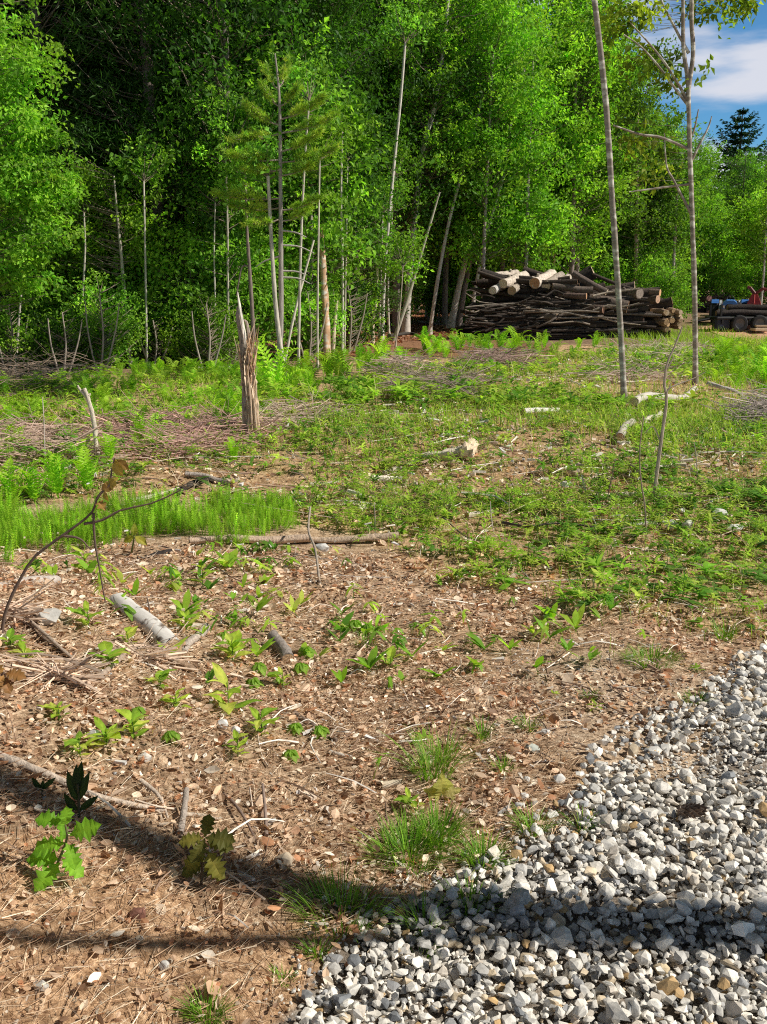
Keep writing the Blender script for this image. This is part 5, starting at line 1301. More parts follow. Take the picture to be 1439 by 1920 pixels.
def far_heap():
    r = np.random.default_rng(78); g = ground_at(1318, 590); Y = float(g[1]) + 3
    for i in range(22):
        px = r.uniform(1282, 1346); py = np.interp(px, [1282, 1310, 1346], [566, 560, 578]) + r.uniform(-8, 16)
        a = at(px, py, Y + r.uniform(-.6, .6)); d = norm(np.array([r.normal(0, 1), r.normal(-.6, .8), r.normal(0, .5)])); L = r.uniform(.4, 1.3); rad = r.uniform(.09, .24)
        make_log('stump_piece', 'weathered stump or log piece in the debris heap behind the right end of the pile', 'log', a, a + d * L, rad, rad * .85, tint=[(.16, .1, .09), (.34, .26, .22), (.1, .07, .06)][i % 3], seed=500 + i, group='debris heap behind the log pile', sides=9, rings=4, rough=.12, etint=[(.5, .36, .3), (.6, .52, .46), (.3, .16, .14)][i % 3])
    for i in range(14):
        px = r.uniform(1282, 1346); a = at(px, 590 + r.uniform(-8, 6), Y - .3); a[2] = float(H(a[0], a[1])) + r.uniform(.05, .5)
        d = np.array([r.normal(0, 1), r.normal(-.3, .3), r.normal(0, .1)]); d = norm(d)
        make_log('stump_piece', 'weathered stump or log piece in the debris heap behind the right end of the pile', 'log', a, a + d * r.uniform(.7, 1.8), .14, .12, tint=(.13, .095, .08), seed=540 + i, group='debris heap behind the log pile', sides=9, rings=4, rough=.12, etint=(.5, .34, .24))
far_heap()

# ------------------------------------------------------------------ machines at the far right
def wheel(parent, c, rad, wid, rim=(.5, .5, .5), ax=0):
    """tyre with lugs, and a rim as its sub-part; axle along x (ax=0) or y"""
    mb = MB(); n = 28; a = np.arange(n) / n * 2 * PI
    prof = [(.62, -.5), (.9, -.5), (1.0, -.3), (1.0, .3), (.9, .5), (.62, .5)]
    v = []
    for q, t in prof:
        rr = rad * q * (1 + (.05 * (np.arange(n) % 2) if q == 1.0 else 0)); v.append(np.stack([np.full(n, t * wid), np.cos(a) * rr, np.sin(a) * rr], -1))
    v = np.concatenate(v); j = np.arange(n); k = (j + 1) % n
    if ax: v = v[:, [1, 0, 2]]
    for i in range(5): mb.add(v, np.stack([i * n + j, i * n + k, i * n + n + k, i * n + n + j], -1), (.025, .025, .027))
    o = mb.build('wheel', M['rubber'], parent); o.location = c
    mb = MB(); rr = rad * .64; w2 = wid * .3
    v = np.concatenate([np.stack([np.full(n, s * w2), np.cos(a) * rr, np.sin(a) * rr], -1) for s in (-1, 1)] + [np.array([[-w2 * .3, 0, 0], [w2 * .3, 0, 0]])])
    if ax: v = v[:, [1, 0, 2]]
    mb.add(v, np.stack([j, k, n + k, n + j], -1), rim); mb.add(v, np.concatenate([np.stack([k, j, np.full(n, 2 * n)], -1), np.stack([n + j, n + k, np.full(n, 2 * n + 1)], -1)]), rim)
    mb.build('rim', M['paint'], o)
    return o

def blue_tractor():
    g = ground_at(1366, 608); root = thing('tractor', 'blue tractor seen from the front among the machines at far right', 'tractor', g, R(-20))
    B = (.05, .17, .50); K = (.02, .02, .022); s = g[1] / 44.0
    root.scale = (s * .8,) * 3
    mb = MB()        # hood: arched nose, open grille mouth at the front
    prof = [(-.42, .62), (-.42, 1.02), (-.36, 1.22), (-.2, 1.34), (.2, 1.34), (.36, 1.22), (.42, 1.02), (.42, .62)]
    inner = [(-.27, .62), (-.27, .95), (-.22, 1.08), (-.12, 1.15), (.12, 1.15), (.22, 1.08), (.27, .95), (.27, .62)]
    m = len(prof); v = [(x, -.75, z) for x, z in prof] + [(x, 1.0, z + .06) for x, z in prof] + [(x, -.78, z) for x, z in inner] + [(x, -.55, z) for x, z in inner]
    f = []
    for i in range(m - 1):
        f += [(i, i + 1, m + i + 1, m + i), (i, 2 * m + i, 2 * m + i + 1, i + 1), (2 * m + i, 3 * m + i, 3 * m + i + 1, 2 * m + i + 1)]
    mb.add(np.array(v), np.array(f), B); mb.build('hood', M['paint'], root)
    mb = MB(); box(mb, (0, -.56, .86), (.5, .04, .5), K)
    for i in range(6): box(mb, (0, -.6, .68 + i * .075), (.48, .03, .02), (.06, .06, .065))
    mb.build('grille', M['metal'], root)
    for sx in (-1, 1):
        mb = MB(); box(mb, (sx * .31, -.765, 1.0), (.09, .03, .14), (.75, .75, .72), bev=.01); mb.build('headlight', M['paint'], root)
    mb = MB(); box(mb, (0, .2, .62), (.5, 2.0, .4), K, bev=.05); box(mb, (0, -.5, .42), (1.3, .16, .16), K, bev=.03); box(mb, (0, 1.1, .6), (1.4, .3, .3), K, bev=.05); mb.build('chassis', M['metal'], root)
    mb = MB(); box(mb, (0, -.92, .52), (.34, .22, .34), (.68, .68, .66), bev=.04); box(mb, (0, -1.02, .36), (.14, .2, .2), (.7, .7, .7), bev=.03); mb.build('front_weight', M['paint'], root)
    for sx in (-1, 1):
        wheel(root, (sx * .72, -.5, .38), .38, .24, (.6, .6, .58)); wheel(root, (sx * .82, 1.1, .66), .66, .38, (.6, .6, .58))
        mb = MB(); n = 9; aa = np.linspace(-.2, PI * .75, n)
        v = np.concatenate([np.stack([np.full(n, sx * .82 + o_), 1.1 + np.cos(aa) * .74, .66 + np.sin(aa) * .74], -1) for o_ in (-.2, .2)])
        mb.add(v, np.stack([np.arange(n - 1), np.arange(1, n), n + np.arange(1, n), n + np.arange(n - 1)], -1), B); mb.build('fender', M['paint'], root)
    mb = MB(); tube(mb, [(0, .75, 1.2), (0, .62, 1.45)], .025, 6, K)
    a = np.linspace(0, 2 * PI, 17); tube(mb, np.stack([np.cos(a) * .19, .6 + np.sin(a) * .08, 1.46 + np.sin(a) * .17], -1), .016, 6, K, cap=False); mb.build('steering_wheel', M['metal'], root)
    mb = MB(); box(mb, (0, 1.15, 1.02), (.48, .45, .12), K, bev=.03); box(mb, (0, 1.38, 1.28), (.46, .1, .44), K, bev=.03); mb.build('seat', M['rubber'], root)
    mb = MB(); box(mb, (.52, .2, 1.0), (.10, 1.9, .12), (.5, .52, .55), rot=[[1, 0, 0], [0, .95, -.3], [0, .3, .95]]); box(mb, (-.52, .2, 1.0), (.10, 1.9, .12), (.5, .52, .55), rot=[[1, 0, 0], [0, .95, -.3], [0, .3, .95]]); mb.build('loader_arm', M['paint'], root)
blue_tractor()

def red_loader():
    g = ground_at(1411, 607); root = thing('log_loader', 'red log loader with folded dark crane arm at the far right', 'loader', g, R(-24)); s = g[1] / 56.0; root.scale = (s,) * 3
    RD = (.36, .03, .03); K = (.022, .02, .02)
    mb = MB()        # tapered red crane column with a ridge
    v = [(-.48, -.3, .62), (.48, -.3, .62), (.48, .4, .62), (-.48, .4, .62), (-.36, -.28, 1.2), (.36, -.28, 1.2), (.36, .3, 1.2), (-.36, .3, 1.2), (-.14, -.16, 1.72), (.14, -.16, 1.72), (.14, .16, 1.72), (-.14, .16, 1.72)]
    f = [(0, 1, 5, 4), (1, 2, 6, 5), (2, 3, 7, 6), (3, 0, 4, 7), (4, 5, 9, 8), (5, 6, 10, 9), (6, 7, 11, 10), (7, 4, 8, 11), (8, 9, 10, 11)]
    mb.add(np.array(v, float), np.array(f), RD); tube(mb, [(-.1, -.34, .7), (.02, -.33, 1.2), (0, -.22, 1.66)], .03, 6, (.62, .1, .08)); mb.build('column', M['paint'], root)
    mb = MB(); tube(mb, [(0, 0, 1.7), (-.3, .1, 2.05), (-.45, .1, 2.12)], [.11, .1, .08], 8, (.16, .03, .03)); tube(mb, [(0, .05, 1.72), (.4, .1, 2.0), (.75, .1, 1.95)], [.1, .09, .07], 8, (.16, .03, .03)); mb.build('crane_arm', M['metal'], root)
    for sx in (-1, 1):
        mb = MB(); tube(mb, curve([(.7, .1, 1.95), (.72 + sx * .22, .1, 1.85), (.72 + sx * .26, .1, 1.6), (.72 + sx * .06, .1, 1.42)], 9), np.linspace(.05, .02, 9), 6, (.14, .05, .05)); mb.build('grapple_claw', M['metal'], root)
    mb = MB(); box(mb, (0, .2, .56), (1.3, 2.4, .2), K, bev=.04); box(mb, (.75, .2, .75), (.4, .9, .5), (.04, .035, .035), bev=.05); mb.build('chassis', M['metal'], root)
    for sx in (-1, 1):
        wheel(root, (sx * .82, -.35, .62), .6, .32, (.55, .52, .5)); wheel(root, (sx * .82, 1.1, .62), .6, .32, (.55, .52, .5))
    mb = MB(); box(mb, (0, .65, 1.05), (.5, .45, .14), K, bev=.03); box(mb, (0, .9, 1.35), (.48, .1, .5), K, bev=.03); mb.build('seat', M['rubber'], root)
red_loader()

def trailer():
    g = ground_at(1392, 621); root = thing('log_trailer', 'low black trailer standing in front of the tractors', 'trailer', g, R(4)); s = g[1] / 38.0; root.scale = (s,) * 3
    K = (.012, .012, .013)
    mb = MB(); box(mb, (0, 0, .52), (2.7, 1.2, .12), K, bev=.03)
    for i in range(5): box(mb, (-1.1 + i * .55, -.6, .40), (.08, .06, .16), K)
    mb.build('deck', M['metal'], root)
    for sx in (-1, 1):
        for y in (-.52, .52):
            mb = MB(); box(mb, (sx * 1.15, y, .8), (.07, .07, .46), K); mb.build('stake', M['metal'], root)
    mb = MB(); tube(mb, [(-1.3, 0, .5), (-1.9, 0, .4)], .05, 8, K); tube(mb, [(-1.9, 0, .4), (-1.9, 0, .02)], .035, 8, K); mb.build('drawbar', M['metal'], root)
    for x in (-.45, .35):
        for y in (-.66, .66): wheel(root, (x, y, .32), .32, .2, (.1, .1, .1), ax=1)
    mb = MB(); box(mb, (-1.05, -.35, .34), (.6, .4, .5), (.02, .028, .05), bev=.07); mb.build('tool_box', M['metal'], root)
    for i, (lb, y, z, x0, x1, ra, tn) in enumerate([('dark log lying on the black trailer at the front', -.3, .70, -1.2, 1.5, .12, (.05, .04, .035)), ('dark log lying on the black trailer at the back', .1, .72, -1.0, 1.7, .14, (.06, .045, .04)), ('dark log on top of the others on the black trailer', -.1, .92, -.7, 1.6, .12, (.05, .04, .035))]):
        a = g + np.array([x0, y, z]) * s; b = g + np.array([x1, y, z]) * s
        make_log('log', lb, 'log', a, b, ra * s, ra * s, tint=tn, seed=600 + i, sides=11, etint=(.3, .2, .14))
    r = np.random.default_rng(9)
    for i, (x, y, w_, lb) in enumerate([(1402, 602, 26, 'pale sawn board lying behind the black trailer'), (1425, 612, 30, 'pale sawn board lying beside the track at far right'), (1322, 590, 30, 'pale flat slab in front of the debris heap')]):
        q = ground_at(x, y + 14); kk = q[1] / F0; mb = MB(); box(mb, (0, 0, .16), (w_ * kk, .45, .10), (.62, .48, .32), rot=rotz(np.array(.1 * i)), bev=.02); box(mb, (w_ * kk * .12, .06, .28), (w_ * kk * .8, .3, .08), (.56, .42, .28), rot=rotz(np.array(-.12)), bev=.02)
        o = mb.build('board', M['cutwood']); o.location = [float(t) for t in q]; tag(o, lb, 'board')
    for i in range(26):
        q = ground_at(r.uniform(1352, 1440), r.uniform(611, 624)); mb = MB(); box(mb, (0, 0, .06), (r.uniform(.2, .6), r.uniform(.08, .2), .05), [(.4, .17, .1), (.5, .26, .16), (.3, .12, .08), (.56, .4, .3)][i % 4], rot=rottilt(1, r, .5)[0], bev=.012)
        o = mb.build('bark_piece', M['deadwood']); o.location = [float(t) for t in q]; tag(o, 'reddish piece of bark on the ground around the black trailer', 'bark', 'bark pieces around the trailer')
trailer()

# ------------------------------------------------------------------ trees
def crown(mbL, mbT, r, cen, rad, ncl, per, leaf, cols, tp, Lc=.9, rc=.26, up=.45, needle=False, zlo=None, var=.2, twt=(.2, .16, .12), bias=2.4, wts=None, flat=.55, twig=True, twr=.012):
    cen = np.array(cen, float); rad = np.array(rad, float)
    if not needle: leaf = (leaf[0] * .98, leaf[1] * .9); per = per * 1.12; rc = rc * .84; var = var * 1.35
    d = norm(r.normal(0, 1, (ncl, 3)))
    lump = .72 + .5 * vnoise(d[:, 0] * 2 + cen[0] * 3 + 9, d[:, 1] * 2 + d[:, 2] * 2.3 + cen[2] * 3, .6, int(cen[2] * 7) % 97)
    q = r.uniform(0.02, 1, ncl) ** (1 / bias) * lump
    C = cen + d * q[:, None] * rad
    out = norm(np.stack([d[:, 0], d[:, 1], np.zeros(ncl)], -1))
    A = norm(out * r.uniform(.4, 1, (ncl, 1)) + np.stack([np.zeros(ncl), np.zeros(ncl), up + r.normal(0, .35, ncl)], -1))
    Lcl = Lc * r.uniform(.6, 1.35, ncl)
    if twig:
        for i in range(ncl):
            hd = math.hypot(C[i, 0] - cen[0], C[i, 1] - cen[1])
            za = C[i, 2] - hd * r.uniform(.25, .8)
            p = tp(za); e = C[i] + A[i] * Lcl[i] * .3
            m = (p + e) / 2 + np.array([0, 0, -.08 * hd])
            rr = twr * (.6 + .5 * hd)
            tube(mbT, np.array([p, m, e]), [rr, rr * .7, rr * .25], 3, twt, cap=False)
    k = np.maximum(3, (per * r.uniform(.5, 1.5, ncl)).astype(int)); id_ = np.repeat(np.arange(ncl), k); n = len(id_)
    u = r.uniform(0, 1, n)
    off = r.normal(0, 1, (n, 3)) * np.array([1, 1, flat]) * (rc * (1.15 - .75 * u))[:, None]
    P = C[id_] + A[id_] * ((u - .4) * Lcl[id_])[:, None] + off
    ct = tints(ncl, r, cols, wts, var)
    t = ct[id_] * np.exp(r.normal(0, .14, (n, 1)))
    sz = np.exp(r.normal(0, .2, n))
    if needle:
        D = norm(A[id_] * .7 + r.normal(0, .6, (n, 3))); Nn = r.normal(0, 1, (n, 3))
    else:
        D = norm(A[id_] * .5 + r.normal(0, .75, (n, 3)) + np.array([0, 0, -.25])); Nn = np.array([.25, -.1, .75]) + r.normal(0, .6, (n, 3))
    leaves(mbL, P, D, Nn, leaf[0] * sz, leaf[1] * sz, t, fold=.05 if needle else .2)

def trunk_fn(c):
    z = np.maximum.accumulate(c[:, 2])
    def tp(zz):
        zz = np.clip(zz, z[0], z[-1]); return np.array([np.interp(zz, z, c[:, 0]), np.interp(zz, z, c[:, 1]), zz])
    return tp

MAPLE = [(.22, .46, .05), (.28, .54, .055), (.16, .37, .04), (.34, .58, .07)]
FOREST = [(.19, .38, .045), (.25, .46, .05), (.12, .26, .035), (.31, .52, .06)]
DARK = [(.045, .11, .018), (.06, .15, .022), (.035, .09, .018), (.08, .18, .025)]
OLIVE = [(.19, .33, .035), (.25, .40, .045), (.13, .24, .03), (.18, .38, .04)]

def proto_tree(name, label, H_, w0, crowns, cols, seed, leaf=(.12, .085), bark='bark', tint=(.24, .2, .17), lean=0.0, stems=1, group=None, cat='tree', needle=False, wob=.03, **kw):
    """a tree standing at the origin; crowns: (cz, rx, rz, nclumps, per)"""
    r = np.random.default_rng(seed)
    root = thing(name, label, cat, (0, 0, 0), 0, group)
    mbT, mbL = MB(), MB()
    tps = []
    for s_ in range(stems):
        a = r.uniform(0, 2 * PI); hh = H_ * (1 if s_ == 0 else r.uniform(.7, .95)); sp = 0 if stems == 1 else .12
        n = 14; t = np.linspace(0, 1, n)
        c = np.stack([math.cos(a) * (sp + lean * hh * t ** 1.3 + (.3 if stems > 1 else 0) * t * 1.2), math.sin(a) * (sp + lean * hh * t ** 1.3 * .6 + (.3 if stems > 1 else 0) * t), t * hh - .2], -1)
        c[1:, :2] += np.cumsum(r.normal(0, wob, (n - 1, 2)), 0)
        tube(mbT, c, np.linspace(w0 / 2, w0 * .1, n) * (1 if s_ == 0 else .75), 9, tint, rough=.05, seed=seed + s_)
        tps.append(trunk_fn(c))
    for i, (cz, rx, rz, ncl, per) in enumerate(crowns):
        tp = tps[i % stems]; ce = tp(cz); ce[:2] += r.normal(0, .15 * rx, 2)
        crown(mbL, mbT, r, (ce[0], ce[1], cz), (rx, rx, rz), ncl, per, leaf, cols, tp, needle=needle, **kw)
    mbT.build('trunk', M[bark], root, smooth=True); mbL.build('crown', M['needle' if needle else 'leaf'], root)
    return root

def px_tree(name, label, px, w0, w1, crowns, cols, seed, leaf=(.10, .07), bark='bark', tint=(.24, .2, .17), forks=(), cat='tree', needle=False, dys=None, wob=0.0, n=30, group=None, loose=(), **kw):
    """a tree seen in the picture: the trunk runs through picture points at its depth;
    crowns: (px, py, rx px, ry px, depth offset m, nclumps, per)"""
    g, pts = stem_pts(px, dy=dys); r = np.random.default_rng(seed); k = g[1] / F0
    hv = np.random.default_rng(seed + 77).uniform(-1, 1); cols = np.array(cols) * np.array([1 + .13 * hv, 1 + .05 * hv, 1 - .1 * hv]) * np.random.default_rng(seed + 78).uniform(.75, 1.2)
    root = thing(name, label, cat, g, 0, group)
    mbT, mbL = MB(), MB()
    c, rad = stem(mbT, g, pts, w0, w1, 12, n, tint, .045, seed, wob)
    for fk in forks:
        P = np.array([at(p[0], p[1], g[1] + (p[2] if len(p) > 2 else 0)) for p in fk[1:]]) - g
        tube(mbT, curve(P, 14), np.linspace(.5 * fk[0][0] * k, .5 * fk[0][1] * k, 14), 8, tint, rough=.05, seed=seed + 5)
    tp = trunk_fn(c)
    for (x, y, rx, ry, dy, ncl, per) in crowns:
        ce = at(x, y, g[1] + dy + (.55 if rx > 50 else .2 if not needle else 0)) - g
        crown(mbL, mbT, r, ce, (rx * k, max(.35, rx * k * .8), ry * k), ncl, per, leaf, cols, tp, needle=needle, **kw)
    mbT.build('trunk', M[bark], root, smooth=True)
    if mbL.n: mbL.build('crown', M['needle' if needle else 'leaf'], root)
    return root

# --- the two tall poles in the clearing
px_tree('bare_pole_tree', 'tall slender bare trunk leaning left in the clearing, its crown out of sight', [(1171, 757), (1163, 600), (1150, 400), (1136, 190), (1115, 0), (1096, -160), (1084, -300)], 11.5, 9,
        [(1090, -330, 120, 130, 0, 60, 26)], OLIVE, 1, bark='barkband', tint=(.28, .235, .20), n=40, leaf=(.12, .08))
px_tree('leafy_pole_tree', 'tall slender tree with few leafy boughs in the clearing at right', [(1304, 722), (1303, 560), (1297, 380), (1292, 220), (1290, 150), (1282, 90), (1281, 0), (1280, -120)], 10.5, 5.5,
        [(1215, 20, 34, 20, -.2, 5, 22), (1330, 8, 40, 16, .2, 7, 24), (1385, 6, 30, 12, .3, 5, 20), (1372, 30, 18, 8, .3, 3, 14), (1230, 100, 36, 30, .2, 6, 18), (1195, 120, 26, 26, .3, 4, 16), (1250, 150, 26, 26, .1, 5, 14),
         (1215, 265, 40, 44, .2, 7, 20), (1248, 330, 26, 24, 0, 5, 16), (1290, 140, 20, 30, .1, 3, 12), (1160, 30, 34, 34, .4, 8, 24), (1275, -230, 110, 70, 0, 40, 26)], [(.15, .24, .03), (.20, .30, .035), (.11, .19, .025), (.25, .32, .04)], 2, leaf=(.12, .075), bark='barkband', tint=(.28, .23, .19), n=44,
        forks=[((9, 6), (1291, 165), (1300, 100), (1297, 40), (1298, -60), (1300, -150)), ((6, 2), (1290, 196), (1262, 160), (1240, 130), (1205, 90), (1170, 65)), ((6, 2), (1291, 190), (1255, 130), (1225, 90), (1180, 40)),
               ((6, 2), (1292, 100), (1270, 60), (1240, 0), (1230, -40)), ((5, 2), (1298, 300), (1315, 265), (1328, 240), (1335, 218)), ((6, 2), (1297, 402), (1275, 360), (1262, 335), (1250, 310), (1246, 250)), ((6, 3), (1293, 280), (1240, 258), (1200, 252), (1150, 235)), ((4, 2), (1298, 255), (1304, 235), (1310, 205)), ((5, 2), (1296, 345), (1240, 352), (1180, 360))],
        Lc=.45, rc=.17, bias=2, up=-.1, twig=True, twr=.006, var=.25)

# --- front row of the wood, left to right
px_tree('maple', 'broad bright maple overhanging the left edge of the picture', [(-70, 715), (-72, 500), (-70, 250), (-60, 40), (-50, -100)], 30, 8,
        [(0, 250, 90, 180, -.3, 90, 60), (40, 400, 90, 120, 0, 80, 60), (-40, 60, 110, 110, .2, 60, 60), (60, 330, 50, 40, -.3, 16, 55), (80, 150, 26, 50, 0, 5, 45), (70, 250, 36, 30, 0, 8, 50), (100, 360, 40, 26, .2, 10, 50), (-10, 520, 100, 60, .3, 40, 60)], MAPLE, 3, leaf=(.095, .065), Lc=.7, rc=.22, up=.05)
px_tree('maple', 'many stemmed bright maple rising against the dark wood at left', [(318, 664), (314, 560), (306, 400), (300, 250), (310, 130), (318, 70)], 14, 4,
        [(330, 220, 92, 112, 0, 110, 60), (285, 130, 34, 50, 0, 16, 55), (385, 140, 30, 60, 0, 16, 55), (340, 95, 50, 30, .1, 14, 55), (250, 280, 60, 50, .1, 26, 55), (390, 290, 60, 60, 0, 34, 55), (300, 370, 60, 40, -.1, 26, 55)], MAPLE, 4, leaf=(.105, .072), tint=(.36, .32, .28), Lc=.8, rc=.22, up=.9,
        forks=[((9, 4), (322, 655), (324, 560), (320, 440), (322, 380), (330, 250)), ((14, 9), (314, 650), (308, 580), (302, 520), (300, 505)), ((10, 7), (330, 650), (328, 590), (326, 560), (325, 540))])
px_tree('understory_tree', 'leafy understory tree filling the gap left of the many stemmed maple', [(246, 690), (238, 600), (228, 480), (222, 420), (214, 330)], 8, 3,
        [(185, 380, 70, 60, 0, 36, 55), (230, 450, 60, 50, 0, 30, 50), (170, 470, 70, 50, .2, 30, 55), (250, 410, 40, 40, .1, 16, 50), (150, 330, 40, 40, .2, 12, 45)], FOREST, 5, leaf=(.095, .065), tint=(.4, .36, .3), Lc=.7, rc=.2)
px_tree('understory_tree', 'leafy understory tree between the many stemmed maple and the yellow pine', [(430, 690), (428, 560), (427, 420), (424, 300)], 6, 3,
        [(420, 300, 60, 70, 0, 30, 55), (400, 400, 60, 44, 0, 30, 50), (445, 220, 50, 60, .3, 24, 55), (400, 480, 50, 40, 0, 18, 45)], FOREST, 6, leaf=(.095, .065), tint=(.42, .38, .32), Lc=.7, rc=.2)
def young_pine():
    g, pts = stem_pts([(521, 712), (527, 600), (527, 450), (526, 300), (524, 180), (516, 100)]); r = np.random.default_rng(7); k = g[1] / F0
    root = thing('young_pine', 'young pine with yellow green needle boughs above the shattered stump', 'tree', g)
    mbT, mbL = MB(), MB(); c, rad = stem(mbT, g, pts, 14, 2.5, 12, 34, (.34, .30, .27), .045, 7); tp = trunk_fn(c)
    for a_, b_, e_ in [((528, 432), (555, 436), (575, 445)), ((528, 460), (560, 462), (590, 475)), ((528, 508), (556, 509), (575, 516)), ((528, 520), (560, 522), (582, 532)), ((527, 480), (500, 488), (480, 500))]:
        P = np.array([at(p[0], p[1], g[1]) for p in (a_, b_, e_)]) - g; tube(mbT, curve(P, 8), np.linspace(2 * k, .8 * k, 8), 5, (.45, .41, .37))
    # boughs: (height on the trunk, tip px, fullness)
    boughs = [(235, (468, 205), 1), (250, (440, 262), .8), (300, (432, 292), 1.1), (318, (470, 318), .8), (225, (606, 186), 1.1), (250, (622, 222), .9), (285, (600, 252), 1), (305, (628, 282), 1.1), (330, (590, 305), .8), (372, (408, 366), 1), (390, (440, 388), .8), (395, (600, 372), .7), (415, (575, 396), .6), (200, (500, 172), .7), (200, (556, 170), .7),
              (170, (496, 130), .4), (165, (540, 128), .4), (410, (470, 420), .6)]
    for i, (h, tip, full) in enumerate(boughs):
        za = at(526, h, g[1])[2] - g[2]; p0 = tp(za); dy = r.uniform(-.55, .35)
        p2 = at(tip[0], tip[1], g[1] + dy) - g; p1 = (p0 + p2) / 2 - [0, 0, .05]
        bc = curve([p0, p1, p2], 14); tube(mbT, bc, np.linspace(1.7 * k, .5 * k, 14), 5, (.3, .25, .2), cap=False)
        L = np.linalg.norm(p2 - p0); d0 = norm(p2 - p0)
        nt_ = int(25 * full)
        for q in range(nt_):
            t = .22 + .78 * (q + r.uniform(0, 1)) / nt_; b0 = bc[min(13, int(t * 13))]
            sgn = 1 if q % 2 else -1
            e = norm(d0 * .75 + np.array([0, sgn * r.uniform(.2, .9), r.uniform(.05, .5)])); sl = r.uniform(.12, .42) * (1.25 - .6 * t)
            s1 = b0 + e * sl; tube(mbT, [b0, s1], [.5 * k, .25 * k], 3, (.3, .25, .18), cap=False)
            tn0 = np.array([(.42, .60, .06), (.34, .54, .06), (.22, .40, .05), (.52, .64, .09)][r.integers(0, 4)])
            for u in (.35, .65, 1.0):
                n = 17; B = np.repeat((b0 + e * sl * u)[None], n, 0)
                D = e * .6 + r.normal(0, .65, (n, 3)) + np.array([0, 0, .15])
                leaves(mbL, B, D, r.normal(0, 1, (n, 3)), r.uniform(.07, .125, n), np.full(n, .0135), tn0 * np.exp(r.normal(0, .15, (n, 1))), fold=.03)
    mbT.build('trunk', M['bark'], root, smooth=True); mbL.build('crown', M['needle'], root)
young_pine()
px_tree('slim_trunk', 'pale slim trunk standing just left of the young pine', [(535, 712), (520, 600), (512, 500), (507, 410), (503, 330)], 10, 6, [(500, 300, 50, 40, .3, 18, 45)], FOREST, 8, tint=(.5, .45, .38))
px_tree('slim_trunk', 'dark slim trunk rising behind the shattered stump', [(478, 700), (474, 600), (468, 500), (464, 440), (460, 330)], 10, 4, [(455, 330, 40, 40, 0, 14, 45)], FOREST, 9, tint=(.22, .17, .15), forks=[((4, 2), (470, 500), (455, 500), (448, 530), (444, 555))])
px_tree('slim_trunk', 'thin grey trunk in the thicket left of the young pine', [(348, 650), (348, 560), (347, 440), (347, 370)], 6, 3, [(350, 340, 50, 40, .3, 14, 45)], FOREST, 10, tint=(.36, .32, .28))
px_tree('slim_trunk', 'short grey trunk half hidden in the left hand thicket', [(246, 678), (243, 620), (240, 570), (236, 480)], 9, 5, [(225, 470, 30, 30, .4, 8, 45)], FOREST, 11, tint=(.34, .3, .27))
px_tree('sloping_sapling', 'bent bare sapling in the thicket at far left', [(78, 640), (70, 570), (58, 500), (46, 440)], 5, 3, [(50, 430, 30, 26, .4, 6, 45)], FOREST, 12, tint=(.48, .42, .34), forks=[((3, 2), (72, 600), (80, 520), (85, 470))])
shr = [('dense bush of the thicket at the far left edge', 20, 700, 90, 130), ('leafy bush left of centre in the left hand thicket', 120, 705, 90, 120), ('tallest bush of the left hand thicket', 190, 700, 84, 150), ('bush at the foot of the many stemmed maple', 290, 690, 70, 90),
       ('bush between the many stemmed maple and the shattered stump', 390, 700, 76, 130), ('bush behind the shattered stump', 440, 690, 60, 110), ('thin bush right of the young pine', 580, 678, 60, 130), ('fine leaved bush at the edge of the forest floor', 655, 660, 64, 130)]
for i, (lb, x, y, rx, hh) in enumerate(shr):
    px_tree('bush', lb, [(x, y), (x + 4, y - hh * .5), (x - 3, y - hh)], 5, 2, [(x, y - hh * .42, rx, hh * .42, .5, 62, 60), (x + 14, y - hh * .75, rx * .7, hh * .4, .8, 34, 60)], [FOREST, DARK + FOREST][i % 2], 20 + i, leaf=(.07, .05), Lc=.5, rc=.18, tint=(.34, .29, .24), cat='bush', up=.7,
            forks=[((4, 2), (x - 8, y), (x - 24, y - hh * .5), (x - 30, y - hh * .9)), ((4, 2), (x + 8, y), (x + 26, y - hh * .5), (x + 34, y - hh * .85))])
# --- the middle of the wood edge
px_tree('leaning_tree', 'light barked tree leaning right at the middle of the wood', [(760, 628), (768, 520), (780, 380), (795, 270), (815, 200), (835, 60), (845, -80)], 15, 6,
        [(800, 160, 130, 120, 0, 110, 60), (740, 90, 100, 90, .3, 60, 60), (850, 280, 110, 60, -.2, 70, 55), (760, 280, 90, 60, .3, 40, 55), (840, 10, 130, 90, .3, 80, 60)], MAPLE, 31, leaf=(.12, .082), tint=(.55, .5, .44), Lc=1.0, rc=.3, up=.2)
px_tree('leafy_tree', 'mid green tree behind the orange snag', [(690, 600), (690, 480), (688, 340), (690, 200)], 9, 4,
        [(690, 300, 90, 80, 0, 60, 60), (650, 400, 70, 60, 0, 46, 55), (700, 190, 80, 70, .3, 50, 55), (720, 410, 60, 50, .2, 34, 50)], FOREST, 32, leaf=(.11, .075), Lc=.9, rc=.28, up=.2)
px_tree('hemlock', 'young hemlock with flat dark sprays at the edge of the forest floor', [(668, 640), (668, 560), (667, 470), (666, 390)], 6, 2,
        [(700, 500, 80, 26, -.2, 26, 80), (660, 540, 60, 22, 0, 18, 80), (740, 470, 60, 24, .2, 18, 80), (690, 440, 60, 24, .1, 18, 80), (720, 560, 60, 18, .1, 14, 70)], [(.07, .17, .02), (.10, .22, .03), (.05, .12, .02)], 33, leaf=(.08, .03), needle=True, Lc=.9, rc=.22, up=-.15, flat=.25)
